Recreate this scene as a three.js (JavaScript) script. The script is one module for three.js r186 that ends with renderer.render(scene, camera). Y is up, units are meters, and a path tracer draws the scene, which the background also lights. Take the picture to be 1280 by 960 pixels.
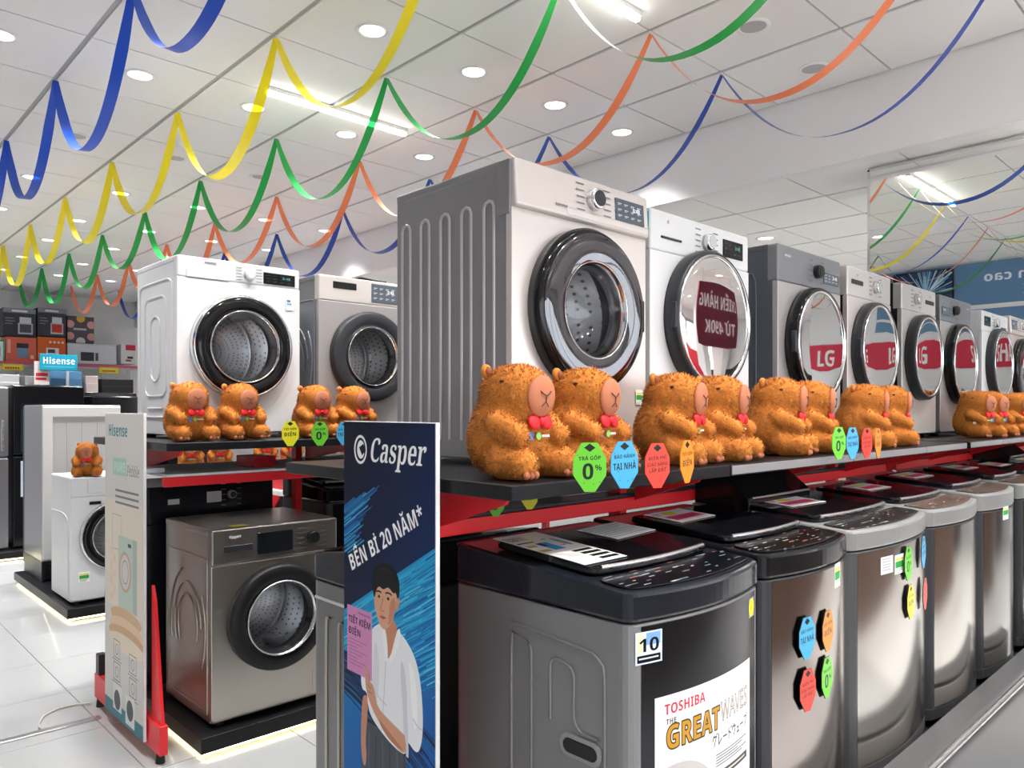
import * as THREE from 'three';
import { RoundedBoxGeometry } from 'three/addons/geometries/RoundedBoxGeometry.js';
import { mergeGeometries } from 'three/addons/utils/BufferGeometryUtils.js';
import { MarchingCubes } from 'three/addons/objects/MarchingCubes.js';
import { RectAreaLightUniformsLib } from 'three/addons/lights/RectAreaLightUniformsLib.js';

// ---------------------------------------------------------------- camera, renderer, light settings
const renderer = new THREE.WebGLRenderer({ antialias: true });
renderer.toneMapping = THREE.LinearToneMapping;
renderer.toneMappingExposure = 1.82;
renderer.shadowMap.enabled = true;
const scene = new THREE.Scene();
scene.background = new THREE.Color().setRGB(0.93, 0.97, 1.0);       // overcast daylight beyond the shopfront
scene.backgroundIntensity = 2.6;
RectAreaLightUniformsLib.init();
const F = 948, EYE = 1.45, TH = Math.atan2(990, 948);          // focal length in pixels, eye height, angle from the view axis to +X
const CT = Math.cos(TH), ST = Math.sin(TH);
const camera = new THREE.PerspectiveCamera(2 * Math.atan(480 / F) * 180 / Math.PI, 1280 / 960, 0.05, 60);
camera.position.set(0, EYE, 0);
camera.lookAt(CT, EYE, -ST);
camera.setViewOffset(1280, 960, 0, -32, 1280, 960);             // the horizon lies at row 512
const DOWNLIGHT = 5.2, TUBE = 8, LED = 1.4;                       // lamp strengths
// a picture column on a plane Z = z gives X
const xAt = (u, z) => { const t = (u - 640) / F; return -z * (CT + ST * t) / (ST - CT * t); };
const depthAt = (x, z) => CT * x - ST * z;
const yAt = (v, x, z) => EYE - (v - 512) / F * depthAt(x, z);

// ---------------------------------------------------------------- helpers
let seed = 7;
const rnd = () => { seed = (seed * 1664525 + 1013904223) >>> 0; return seed / 4294967296; };
const rr = (a, b) => a + (b - a) * rnd();
const used = {};
function numbered(n) { const k = used[n] = (used[n] ?? -1) + 1; return k ? n + '_' + String(k).padStart(3, '0') : n; }
function tag(o, label, category, group, kind) {
  o.userData.label = label; if (category) o.userData.category = category;
  if (group) o.userData.group = group; if (kind) o.userData.kind = kind;
  return o;
}
function thing(name, label, category, [x, y, z] = [0, 0, 0], turn = 0, group) {
  const o = new THREE.Group(); o.name = numbered(name); o.position.set(x, y, z); o.rotation.y = turn; scene.add(o);
  return tag(o, label, category, group);
}
function obj(name, geo, mat, parent = scene, pos, rot) {
  const g = Array.isArray(geo) ? merged(geo) : geo;
  const m = new THREE.Mesh(g, mat); m.name = parent === scene ? numbered(name) : name;
  if (pos) m.position.set(...pos); if (rot) m.rotation.set(...rot);
  m.castShadow = m.receiveShadow = true; parent.add(m); return m;
}
function struct(name, geo, mat, label, pos) { const m = obj(name, geo, mat, scene, pos); m.userData.kind = 'structure'; m.userData.label = label; return m; }
function merged(list) {
  return mergeGeometries(list.map(g => { const n = g.index ? g.toNonIndexed() : g; for (const k of Object.keys(n.attributes)) if (!['position', 'normal', 'uv'].includes(k)) n.deleteAttribute(k); return n; }));
}
const mv = (g, x = 0, y = 0, z = 0) => g.translate(x, y, z);
const box = (w, h, d, x = 0, y = 0, z = 0) => new THREE.BoxGeometry(w, h, d).translate(x, y, z);
const rbox = (w, h, d, r = 0.006, x = 0, y = 0, z = 0, s = 2) => new RoundedBoxGeometry(w, h, d, s, Math.min(r, w / 2.01, h / 2.01, d / 2.01)).translate(x, y, z);
const cyl = (r1, r2, h, n = 24, x = 0, y = 0, z = 0) => new THREE.CylinderGeometry(r1, r2, h, n).translate(x, y, z);
const ball = (rx, ry, rz, x = 0, y = 0, z = 0, n = 16) => new THREE.SphereGeometry(1, n, Math.ceil(n * 0.7)).scale(rx, ry, rz).translate(x, y, z);
const disc = (r, t, x, y, z, n = 32) => new THREE.CylinderGeometry(r, r, t, n).rotateX(Math.PI / 2).translate(x, y, z);
const tube = (pts, r, seg = 24, rs = 6, closed = false) => new THREE.TubeGeometry(new THREE.CatmullRomCurve3(pts.map(p => new THREE.Vector3(...p)), closed, 'catmullrom', 0.3), seg, r, rs, closed);
// a lathe whose axis points out of the front (+z): profile of [radius, z]
const latheZ = (prof, n = 56) => new THREE.LatheGeometry(prof.map(p => new THREE.Vector2(Math.max(p[0], 0.0001), p[1])), n).rotateX(Math.PI / 2);
const C = (r, g, b) => new THREE.Color().setRGB(r, g, b);
const std = (color, roughness = 0.5, metalness = 0, extra = {}) => new THREE.MeshStandardMaterial({ color, roughness, metalness, side: THREE.DoubleSide, ...extra });
const phys = (color, roughness = 0.5, metalness = 0, extra = {}) => new THREE.MeshPhysicalMaterial({ color, roughness, metalness, side: THREE.DoubleSide, ...extra });
function canvasTex(w, h, draw, srgb = true) {
  const c = document.createElement('canvas'); c.width = w; c.height = h; const g = c.getContext('2d'); draw(g, w, h);
  const t = new THREE.CanvasTexture(c); if (srgb) t.colorSpace = THREE.SRGBColorSpace; t.magFilter = THREE.LinearFilter; t.wrapS = t.wrapT = THREE.RepeatWrapping; return t;
}
function noiseTex(n, lo, hi, sx = 1, sy = 1) {                     // grain, value lo..hi
  const d = new Uint8Array(n * n * 4), gx = Math.max(1, n / sx | 0), gy = Math.max(1, n / sy | 0), g = [];
  for (let i = 0; i < gx * gy; i++) g.push(rnd());
  for (let y = 0; y < n; y++) for (let x = 0; x < n; x++) {
    const fx = x / n * gx, fy = y / n * gy, x0 = Math.floor(fx), y0 = Math.floor(fy), a = fx - x0, b = fy - y0, q = (i, j) => g[((y0 + j) % gy) * gx + (x0 + i) % gx];
    const v = lo + (hi - lo) * ((q(0, 0) * (1 - a) + q(1, 0) * a) * (1 - b) + (q(0, 1) * (1 - a) + q(1, 1) * a) * b), k = (y * n + x) * 4;
    d[k] = d[k + 1] = d[k + 2] = Math.round(v * 255); d[k + 3] = 255;
  }
  const t = new THREE.DataTexture(d, n, n); t.magFilter = THREE.LinearFilter; t.wrapS = t.wrapT = THREE.RepeatWrapping; t.needsUpdate = true; return t;
}
// text with Vietnamese accents: the letter comes from the font, tone marks it lacks are drawn as strokes
function fit(g, text, x, y, maxW, font, color, align = 'center') {
  g.font = font; g.fillStyle = color; g.strokeStyle = color; g.textAlign = 'left';
  const size = +/(\d+)px/.exec(font)[1], glyphs = [...text.normalize('NFC')].map(c => {
    if (c.charCodeAt(0) < 0x1e00 && c !== 'ơ' && c !== 'Ơ' && c !== 'ư' && c !== 'Ư') return [c, ''];
    const d = c.normalize('NFD'), hat = [...d.slice(1)].filter(m => '\u0302\u0306'.includes(m)).join(''); return [(d[0] + hat).normalize('NFC'), [...d.slice(1)].filter(m => !'\u0302\u0306'.includes(m)).join('')];
  });
  const widths = glyphs.map(q => g.measureText(q[0]).width), total = widths.reduce((p, q) => p + q, 0), k = Math.min(1, maxW / total);
  g.save(); g.translate(x - (align === 'center' ? total * k / 2 : 0), y); g.scale(k, 1); g.lineWidth = size * 0.075; g.lineCap = 'round';
  let cx = 0; const line = (...p) => { g.beginPath(); g.moveTo(p[0], p[1]); for (let i = 2; i < p.length; i += 2) g.lineTo(p[i], p[i + 1]); g.stroke(); };
  glyphs.forEach(([c, marks], i) => {
    g.fillText(c, cx, 0); const m = cx + widths[i] / 2, up = c.toUpperCase() === c, hat = c.normalize('NFD').length > 1, top = -(up ? 0.74 : 0.56) * size - (hat ? 0.1 * size : 0), s = size * 0.1, o = hat ? s * 1.6 : 0;
    for (const t of marks) {
      if (t === '\u0323') { g.beginPath(); g.arc(m, size * 0.14, size * 0.065, 0, 7); g.fill(); }
      if (t === '\u0301') line(m + o - s * 0.6, top, m + o + s * 0.7, top - s * 1.2);
      if (t === '\u0300') line(m + o + s * 0.6, top, m + o - s * 0.7, top - s * 1.2);
      if (t === '\u0309') line(m + o - s * 0.5, top - s * 1.1, m + o + s * 0.4, top - s * 1.1, m + o + s * 0.3, top - s * 0.5, m + o, top);
      if (t === '\u0303') line(m - s, top - s * 0.3, m - s * 0.4, top - s * 0.8, m + s * 0.4, top - s * 0.3, m + s, top - s * 0.8);
      if (t === '\u031b') line(cx + widths[i] * 0.88, -(up ? 0.6 : 0.42) * size, cx + widths[i] * 1.0, -(up ? 0.72 : 0.56) * size);
    }
    cx += widths[i];
  });
  g.restore(); g.textAlign = 'left';
}
// flat print facing +z
const sheet = (w, h, x = 0, y = 0, z = 0, t = 0.0006) => box(w, h, t, x, y, z);
function printMat(tex, rough = 0.45) { return phys(0xffffff, rough, 0, { map: tex, specularIntensity: 0.5 }); }

// ---------------------------------------------------------------- materials
const grain = noiseTex(128, 0.75, 1, 2, 2), brush = noiseTex(256, 0.94, 1, 64, 1);
const M = {
  tile: std(C(0.90, 0.90, 0.885), 0.9, 0, { bumpMap: grain, bumpScale: 0.0006 }), grid: std(C(0.42, 0.42, 0.42), 0.6),
  wall: std(C(0.86, 0.86, 0.875), 0.85), fascia: std(C(0.88, 0.87, 0.89), 0.8),
  floor: phys(C(0.47, 0.48, 0.49), 0.12, 0, { roughnessMap: grain }), grout: std(C(0.38, 0.38, 0.38), 0.8),
  white: phys(C(0.70, 0.71, 0.73), 0.28), whiteSide: std(C(0.68, 0.69, 0.71), 0.4),
  silver: phys(C(0.70, 0.65, 0.63), 0.3, 0.35), silver2: phys(C(0.48, 0.455, 0.455), 0.34, 0.5),
  greySide: std(C(0.30, 0.30, 0.308), 0.36, 0.5), greyRidge: std(C(0.58, 0.57, 0.58), 0.35, 0.5), steelSide: std(C(0.25, 0.26, 0.29), 0.4, 0.5), navySide: std(C(0.085, 0.095, 0.12), 0.42, 0.2),
  bronze: phys(C(0.52, 0.48, 0.43), 0.3, 0.9), bronzeSide: std(C(0.50, 0.46, 0.41), 0.3, 0.9),
  black: phys(C(0.008, 0.008, 0.01), 0.1, 0, { specularIntensity: 0.6 }), blackMatt: phys(C(0.012, 0.012, 0.013), 0.45, 0, { specularIntensity: 0.6 }), charcoal: phys(C(0.032, 0.034, 0.04), 0.35, 0, { specularIntensity: 0.7 }),
  blackFilm: phys(C(0.012, 0.014, 0.02), 0.15, 0, { specularIntensity: 0.8 }),
  chrome: std(C(0.78, 0.78, 0.80), 0.12, 1), steel: std(C(0.6, 0.6, 0.61), 0.28, 1, { roughnessMap: brush }), drum: std(C(0.62, 0.62, 0.64), 0.25, 1),
  mirrorDoor: std(C(0.62, 0.61, 0.60), 0.02, 1), mirror: std(C(0.90, 0.92, 0.91), 0.0, 1), gasket: std(C(0.12, 0.12, 0.125), 0.6),
  glass: phys(0xffffff, 0.02, 0, { transmission: 1, thickness: 0, ior: 1.5 }), smoked: phys(C(0.86, 0.88, 0.9), 0.02, 0, { transmission: 1, thickness: 0, ior: 1.5 }),
  clear: phys(0xffffff, 0.1, 0, { transmission: 1, thickness: 0, ior: 1.3 }),
  red: std(C(0.82, 0.02, 0.028), 0.35), redDark: std(C(0.30, 0.012, 0.022), 0.45), shelf: phys(C(0.010, 0.010, 0.012), 0.3, 0, { specularIntensity: 0.5 }), alu: std(C(0.34, 0.33, 0.34), 0.4, 0.5),
  lid: phys(C(0.004, 0.004, 0.006), 0.06, 0, { specularIntensity: 0.7 }), plastic: std(C(0.18, 0.18, 0.19), 0.4), greyRim: std(C(0.27, 0.27, 0.27), 0.32, 0.3),
  pearl: std(C(0.55, 0.56, 0.57), 0.35, 0.3), whitePlain: std(C(0.82, 0.82, 0.82), 0.6), display: std(C(0.01, 0.012, 0.015), 0.08),
  glowCool: std(0xffffff, 0.5, 0, { emissive: C(1, 0.98, 0.95), emissiveIntensity: 3 }), glowTube: std(0xffffff, 0.5, 0, { emissive: C(1, 0.96, 0.86), emissiveIntensity: 8 }),
  glowLed: std(0xffffff, 0.5, 0, { emissive: C(1, 0.86, 0.45), emissiveIntensity: 4 }),
};

// ---------------------------------------------------------------- the shell: floor, ceilings, walls
const XW = -1.4, XF = 4.0, XE = 10.0, ZB = 2.77, ZE = -12.83, YC = 3.15, YL = 2.76;
{
  const floor = struct('floor', box(XE - XW + 0.4, 0.12, ZB - ZE + 0.4, (XE + XW) / 2, -0.066, (ZB + ZE) / 2), M.grout, 'glossy pale tiled shop floor');
  const g = rbox(0.596, 0.012, 0.596, 0.0015, 0, 0, 0, 1);
  for (let i = -4; i < 5; i++) for (let j = -15; j < 11; j++) obj('tile', g, M.floor, floor, [1.05 + 0.6 * i + 0.3, -0.006, -3.8 + 0.6 * j + 0.3]);
  obj('plain_floor', box(5.9, 0.012, 15.5, 7.05, -0.006, -5), phys(C(0.66, 0.66, 0.65), 0.2), floor);
  const ceil = struct('ceiling', box(XF - XW + 0.2, 0.05, ZB - ZE + 0.4, (XF + XW) / 2 - 0.1, YC + 0.033, (ZB + ZE) / 2), M.grid, 'suspended ceiling of pale square tiles in a grey grid');
  const ct = box(0.576, 0.02, 0.59);
  for (let i = -4; i < 5; i++) for (let j = -16; j < 10; j++) obj('ceiling_tile', ct, M.tile, ceil, [1.0 + 0.6 * i + 0.3, YC + 0.01, -3.23 + 0.6 * j + 0.3]);
  const low = struct('ceiling_low', box(XE - XF - 0.05, 0.05, ZB - ZE + 0.4, (XF + XE) / 2 + 0.025, YL + 0.033, (ZB + ZE) / 2), M.grid, 'lower suspended ceiling beyond the white fascia');
  for (let i = 0; i < 10; i++) for (let j = -16; j < 10; j++) obj('ceiling_tile', ct, M.tile, low, [4.0 + 0.6 * i + 0.3, YL + 0.01, -3.23 + 0.6 * j + 0.3]);
  struct('trim_1', box(0.06, YC - YL + 0.03, ZB - ZE, XF + 0.03, (YC + YL) / 2 + 0.003, (ZB + ZE) / 2), M.fascia, 'white fascia where the ceiling steps down');
  struct('wall_far', box(XE - XW + 0.4, YC + 0.1, 0.12, (XE + XW) / 2, YC / 2, ZE - 0.06), M.wall, 'pale painted wall at the end of the shop');
  struct('wall_right', box(0.12, YC + 0.1, ZB - ZE, XE + 0.06, YC / 2, (ZB + ZE) / 2), M.wall, 'pale painted wall beyond the lower ceiling');
  struct('wall_left', box(0.12, YC + 0.1, ZB - ZE, XW - 0.06, YC / 2, (ZB + ZE) / 2), M.wall, 'pale painted wall carrying the red sign band');
  // the glazed shopfront behind the viewer: piers, header, panes, pavement outside
  struct('wall_back', [box(XE - XW + 0.4, YC + 0.1 - 2.62, 0.12, (XE + XW) / 2, (YC + 0.1 + 2.62) / 2 - 0.02, ZB + 0.06), box(0.5, 2.62, 0.12, XW + 0.05, 1.3, ZB + 0.06), box(0.5, 2.62, 0.12, XE - 0.05, 1.3, ZB + 0.06)], M.wall, 'pale header and piers of the shopfront behind the viewer');
  for (let i = 0; i < 6; i++) {
    const a = XW + 0.3 + i * (XE - XW - 0.6) / 6, w = (XE - XW - 0.6) / 6, f = struct('window_' + (i + 1), [box(0.05, 2.6, 0.06, a + 0.025, 1.3, ZB + 0.06), box(0.05, 2.6, 0.06, a + w - 0.025, 1.3, ZB + 0.06), box(w - 0.1, 0.08, 0.06, a + w / 2, 0.04, ZB + 0.06), box(w - 0.1, 0.05, 0.06, a + w / 2, 2.575, ZB + 0.06)], M.steel, 'tall shopfront window in a steel frame');
    obj('pane', box(w - 0.1, 2.47, 0.008, a + w / 2, 1.315, ZB + 0.06), M.glass, f);
  }
  struct('pavement', box(30, 0.1, 16, 4, -0.06, ZB + 8.2), std(C(0.32, 0.31, 0.30), 0.8), 'grey pavement outside the shopfront');
}

// ---------------------------------------------------------------- ceiling lamps
const ringG = new THREE.LatheGeometry([[0.056, -0.002], [0.062, -0.007], [0.074, -0.005], [0.076, 0.004], [0.056, 0.004]].map(p => new THREE.Vector2(...p)), 28);
const discG = cyl(0.0565, 0.0565, 0.004, 28, 0, 0.0005, 0);
function downlight(x, z, lit, y = YC) {
  const t = thing(lit ? 'downlight' : 'ceiling_speaker', lit ? (y === YC ? 'round recessed downlight glowing white in the main ceiling' : 'round recessed downlight glowing white in the lower ceiling') : 'round unlit grille flush in the main ceiling', lit ? 'downlight' : 'speaker', [x, y, z], 0, lit ? (y === YC ? 'lit downlights in the main ceiling' : 'lit downlights in the lower ceiling') : 'unlit round ceiling grilles');
  obj('ring', ringG, lit ? M.whitePlain : M.tile, t);
  obj(lit ? 'lamp_disc' : 'grille', discG, lit ? M.glowCool : std(C(0.5, 0.5, 0.5), 0.8), t);
  if (lit) {
    const s = new THREE.SpotLight(C(1, 0.985, 0.96), DOWNLIGHT, 0, 0.92, 1, 2); s.position.set(0, -0.012, 0); s.target.position.set(0, -1, 0); s.castShadow = true; s.shadow.radius = 2.8; t.add(s); t.add(s.target); s.target.name = 'aim'; s.name = 'beam';
  }
}
for (const z of [2.0, 0.71, -0.49, -2.89, -4.09, -6.43, -7.62, -8.7, -9.85, -10.9]) for (const x of [0.7, 1.3, 1.9, 2.5, 3.1, 3.7]) downlight(x, z, true);
for (const [x, z] of [[3.1, -1.69], [3.7, -1.69], [2.5, -5.27], [1.3, -5.27], [1.9, -5.27]]) downlight(x, z, false);
for (const x of [5.4, 7.8]) for (const z of [-2.84, -5.2, -7.6, -10]) downlight(x, z, true, YL);
for (const x of [4.6, 5.4, 6.2, 7.0, 7.8]) for (const z of [-0.4, 0.8, 2.0]) downlight(x, z, true, YL);
function tubeLamp(x0, x1, z, where) {
  const w = x1 - x0, t = thing('ceiling_tube_lamp', 'glowing white batten tube lamp ' + where, 'tube lamp', [(x0 + x1) / 2, YC, z]);
  obj('housing', rbox(w, 0.022, 0.036, 0.004, 0, -0.011, 0), M.whitePlain, t);
  obj('diffuser', rbox(w - 0.01, 0.022, 0.03, 0.01, 0, -0.033, 0), M.glowTube, t);
  const r = new THREE.RectAreaLight(C(1, 0.97, 0.9), TUBE, w, 0.03); r.position.set(0, -0.047, 0); r.rotation.x = -Math.PI / 2; r.name = 'glow'; t.add(r);
}
tubeLamp(1.82, 2.72, -3.77, 'between the yellow and orange streamers'); tubeLamp(1.6, 2.64, -1.97, 'crossed by the green streamer near the fascia end');
tubeLamp(1.7, 2.7, -0.2, 'above the stage of top loaders'); tubeLamp(1.7, 2.7, 1.6, 'near the wall behind the viewer');

// ---------------------------------------------------------------- ribbon streamers
function streamer(x, color, dark, label, z0 = -11.63, n = 12, w = 0.048) {
  const P = [], U = [], I = [], sub = 26; let k = 0;
  const r0 = seed; seed = Math.round(x * 977) + 5003;
  for (let s = 0; s < n; s++) {
    const za = z0 + 1.2 * s, sag = rr(0.40, 0.50), tw = rr(-0.35, 0.35), sk = rr(-0.05, 0.05);
    for (let i = 0; i <= sub; i++) {
      const f = i / sub, q = 2 * f - 1, z = za + 1.2 * f, y = YC - 0.012 - sag * (1 - Math.pow(Math.abs(q), 2.15)) * (1 + sk * q);
      const slope = sag * 2.15 * Math.pow(Math.abs(q), 1.15) * Math.sign(q) * 2 / 1.2, a = tw * Math.sin(f * Math.PI) * 1.2;
      const l = Math.hypot(1, slope), n1 = -slope / l, n2 = 1 / l;                                   // normal (z, y) of the hanging line
      const pinch = 0.55 + 0.45 * Math.min(1, Math.sin(f * Math.PI) * 3), hw = w / 2 * pinch;
      for (const sgn of [-1, 1]) { P.push(x + sgn * hw * Math.cos(a), y + sgn * hw * Math.sin(a) * n2, z + sgn * hw * Math.sin(a) * n1); U.push(sgn * 0.5 + 0.5, f); }
      if (i) I.push(k - 2, k - 1, k, k - 1, k + 1, k); k += 2;
    }
  }
  seed = r0;
  const g = new THREE.BufferGeometry(); g.setAttribute('position', new THREE.Float32BufferAttribute(P, 3)); g.setAttribute('uv', new THREE.Float32BufferAttribute(U, 2)); g.setIndex(I); g.computeVertexNormals();
  return tag(obj('streamer', g, phys(color, 0.4, 0, { transmission: 0.35, thickness: 0, sheen: 0.3 })), label, 'streamer');
}
streamer(1.0, C(0.004, 0.075, 0.56), 0, 'blue ribbon streamer beside the yellow one over the open aisle');
streamer(1.61, C(0.95, 0.80, 0.01), 0, 'yellow ribbon streamer looping along the ceiling');
streamer(2.21, C(0.01, 0.42, 0.07), 0, 'green ribbon streamer looping between yellow and orange ribbons');
streamer(2.81, C(1.0, 0.27, 0.11), 0, 'orange ribbon streamer between the green and blue ribbons');
streamer(3.41, C(0.004, 0.065, 0.42), 0, 'blue ribbon streamer looping next to the white fascia');
streamer(0.4, C(1.0, 0.27, 0.11), 0, 'orange ribbon streamer over the aisle by the sign wall', -4.43, 6);
streamer(-0.2, C(0.01, 0.30, 0.06), 0, 'green ribbon streamer closest to the blue sign wall', -4.43, 6);

// ---------------------------------------------------------------- prints
function decal(w, h, px, draw, rough = 0.4) {                      // printed marks with a clear ground
  const tex = canvasTex(Math.round(w * px), Math.round(h * px), draw);
  return std(0xffffff, rough, 0, { map: tex, transparent: true });
}
const energyTex = canvasTex(96, 128, (g, w, h) => { g.fillStyle = '#f4f6f0'; g.fillRect(0, 0, w, h); g.fillStyle = '#2f9e48'; g.fillRect(6, 44, w - 12, 44); g.fillStyle = '#f3d33c'; g.fillRect(6, 24, w - 12, 16); g.fillStyle = '#2d6b3d'; for (let i = 0; i < 4; i++) g.fillRect(10, 94 + i * 8, w - 20 - i * 8, 3); fit(g, '★★★★★', w / 2, 72, w - 20, 'bold 20px sans-serif', '#e33'); });
const energyMat = printMat(energyTex);
const dialMarks = decal(0.16, 0.11, 1600, (g, w, h) => { g.strokeStyle = '#9a9a9a'; g.lineWidth = 2; g.fillStyle = '#777'; for (let i = 0; i < 5; i++) for (const s of [0, 1]) { const y = h * (0.14 + i * 0.17), x = s ? w * 0.76 : w * 0.02; g.fillRect(x, y, w * 0.2, 5); } });
const programTex = (bg, fg, ledc) => canvasTex(256, 128, (g, w, h) => { g.fillStyle = bg; g.fillRect(0, 0, w, h); g.strokeStyle = fg; g.fillStyle = fg; g.lineWidth = 2; for (let i = 0; i < 4; i++) for (let j = 0; j < 3; j++) { g.fillRect(18 + i * 58, 26 + j * 34, 34, 4); g.fillRect(18 + i * 58, 34 + j * 34, 20, 3); } g.fillStyle = ledc; fit(g, '0:48', w * 0.72, 60, 90, 'bold 34px sans-serif', ledc); });
const screenMat = printMat(programTex('#0c1013', '#7f8a90', '#cfd8dc'), 0.12), screenPale = printMat(programTex('#59616b', '#cdd3d8', '#eef2f5'), 0.15), screenMono = printMat(programTex('#0a0c0e', '#3c474a', '#5aa69a'), 0.1);
const holeTex = canvasTex(512, 256, (g, w, h) => { g.fillStyle = '#fff'; g.fillRect(0, 0, w, h); g.fillStyle = '#77777a'; for (let i = 0; i < 56; i++) for (let j = 0; j < 22; j++) { if (i % 7 === 0) continue; g.beginPath(); g.arc((i + (j % 2) * 0.5) * w / 56 + 4, j * h / 22 + 6, 1.7, 0, 7); g.fill(); } });
const drumMat = std(C(0.86, 0.86, 0.88), 0.3, 1, { map: holeTex });
const brandMark = (text, color, font, w = 0.09, h = 0.022) => decal(w, h, 3000, (g, W, H) => fit(g, text, W / 2, H * 0.8, W, font, color));

// ---------------------------------------------------------------- front-loading washers; front at z = 0, facing +z, base at y = 0
function frontLoader(name, label, o) {
  const { w = 0.6, h = 0.85, d = 0.54, front, side, top = side, panel = front, style = 'plain' } = o, t = thing(name, label, o.category ?? 'washing machine', o.at);
  const py = o.panelY ?? h - 0.135, R = o.R ?? 0.24, cy = o.cy ?? 0.45, T = 0.014, hw = w / 2;
  obj('cabinet', [rbox(T, h - 0.045, d - 0.02, 0.004, -hw + T / 2, (h - 0.045) / 2 + 0.018, -d / 2 - 0.01), rbox(T, h - 0.045, d - 0.02, 0.004, hw - T / 2, (h - 0.045) / 2 + 0.018, -d / 2 - 0.01), box(w - 0.004, h - 0.05, 0.012, 0, h / 2, -d + 0.006), box(w - 0.01, 0.02, d - 0.02, 0, 0.03, -d / 2)], side, t);
  obj('top_panel', rbox(w + 0.004, 0.03, d - 0.04, 0.008, 0, h - 0.016, -d / 2 - 0.022), top, t);
  const s = new THREE.Shape(); const y0 = 0.03, r = 0.012;
  s.moveTo(-hw + r, y0); s.lineTo(hw - r, y0); s.quadraticCurveTo(hw, y0, hw, y0 + r); s.lineTo(hw, py - 0.003); s.lineTo(-hw, py - 0.003); s.lineTo(-hw, y0 + r); s.quadraticCurveTo(-hw, y0, -hw + r, y0);
  const hole = new THREE.Path(); hole.absarc(0, cy, R * 0.80, 0, Math.PI * 2, true); s.holes.push(hole);
  obj('front_panel', new THREE.ExtrudeGeometry(s, { depth: 0.018, bevelEnabled: true, bevelSize: 0.003, bevelThickness: 0.003, bevelSegments: 2, curveSegments: 40 }).translate(0, 0, -0.021), front, t);
  // control panel, drawer, knob, display
  const ph = h - 0.002 - py;
  const cp = obj('control_panel', rbox(w + 0.003, ph, 0.05, 0.009, 0, 0, -0.025 + (o.proud ?? 0)), panel, t, [0, py + ph / 2, 0], [o.tilt ?? 0, 0, 0]);
  const pz = (o.proud ?? 0) + 0.001;
  if (o.drawer) obj('detergent_drawer', [rbox(o.drawer[2], o.drawer[3], 0.008, 0.003, o.drawer[0], o.drawer[1], pz)], o.drawer[4] ?? panel, cp);
  if (o.knob) { const k = obj('knob', latheZ([[0, 0.026], [o.knob[2] * 0.8, 0.026], [o.knob[2] * 0.94, 0.022], [o.knob[2], 0.0], [0, 0]], 36), o.knob[3] ?? M.chrome, cp, [o.knob[0], o.knob[1], pz]); obj('knob_face', disc(o.knob[2] * 0.72, 0.003, 0, 0, 0.027), o.knob[4] ?? M.charcoal, k); obj('dial_marks', sheet(o.knob[2] * 5, ph * 0.86), dialMarks, cp, [o.knob[0], o.knob[1], pz + 0.0012]); }
  if (o.screen) obj('display', rbox(o.screen[2], o.screen[3], 0.006, 0.002, o.screen[0], o.screen[1], pz), o.screen[4] ?? screenMat, cp);
  if (o.mark) obj('brand_mark', sheet(o.mark[3] ?? 0.09, o.mark[4] ?? 0.02), o.mark[2], cp, [o.mark[0], o.mark[1], pz + 0.0012]);
  // the door
  if (o.door === 'mirror') {
    const dr = obj('door', latheZ([[R * 0.93, 0.05], [R * 0.965, 0.056], [R, 0.046], [R * 1.015, 0.02], [R * 1.0, 0.0], [R * 0.9, 0.0]]), o.ring ?? M.black, t, [0, cy, 0]);
    obj('door_trim', latheZ([[R * 0.895, 0.052], [R * 0.915, 0.058], [R * 0.94, 0.056], [R * 0.945, 0.05]]), o.trim ?? M.chrome, dr);
    obj('door_glass', latheZ([[0, 0.054], [R * 0.5, 0.0538], [R * 0.8, 0.053], [R * 0.9, 0.051]], 64), o.glassMat ?? M.mirrorDoor, dr);
    obj('door_handle', [rbox(0.012, 0.09, 0.02, 0.005, -R * 0.985, 0.0, 0.04)], M.charcoal, dr);
  } else {
    const ri = R * (o.inner ?? 0.66);
    const dr = obj('door', latheZ([[ri, 0.012], [ri * 1.03, 0.034], [ri + (R - ri) * 0.4, 0.05], [R * 0.95, 0.046], [R, 0.03], [R, 0.0], [ri, 0.0]], 64), o.ring ?? M.black, t, [0, cy, 0]);
    if (o.trim) obj('door_trim', latheZ([[R * 0.985, 0.036], [R * 1.01, 0.04], [R * 1.045, 0.03], [R * 1.05, 0.0], [R * 0.99, 0.0]], 64), o.trim, dr);
    obj('inner_ring', latheZ([[ri * 0.93, -0.01], [ri * 0.97, 0.03], [ri * 1.03, 0.05], [ri * 1.07, 0.05], [ri * 1.08, 0.03]], 64), o.innerMat ?? M.chrome, dr);
    obj('door_glass', latheZ([[0, -0.085], [ri * 0.45, -0.082], [ri * 0.72, -0.066], [ri * 0.88, -0.03], [ri * 0.96, 0.012]], 56), M.smoked, dr);
    obj('gasket', latheZ([[R * 0.84, -0.005], [R * 0.8, -0.03], [R * 0.72, -0.045], [R * 0.70, -0.07], [R * 0.78, -0.09]], 48), M.gasket, t, [0, cy, 0]);
    const dm = obj('drum', latheZ([[R * 0.95, -0.085], [R * 0.98, -0.12], [R * 0.98, -0.36], [R * 0.9, -0.39], [R * 0.4, -0.37], [0, -0.36]], 56), drumMat, t, [0, cy, 0]);
    for (let i = 0; i < 3; i++) { const a = i * 2.094 + 0.5, l = new RoundedBoxGeometry(0.05, 0.05, 0.22, 2, 0.02).translate(0, -R * 0.9, -0.23).rotateZ(a); obj('drum_paddle', l, M.pearl, dm); }
    if (o.doorGlass) obj('door_cover', latheZ([[ri * 1.0, 0.047], [ri * 1.1, 0.0525], [R * 0.8, 0.0545], [R * 0.9, 0.0535], [R * 0.925, 0.049]], 64), o.doorGlass, dr);
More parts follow.
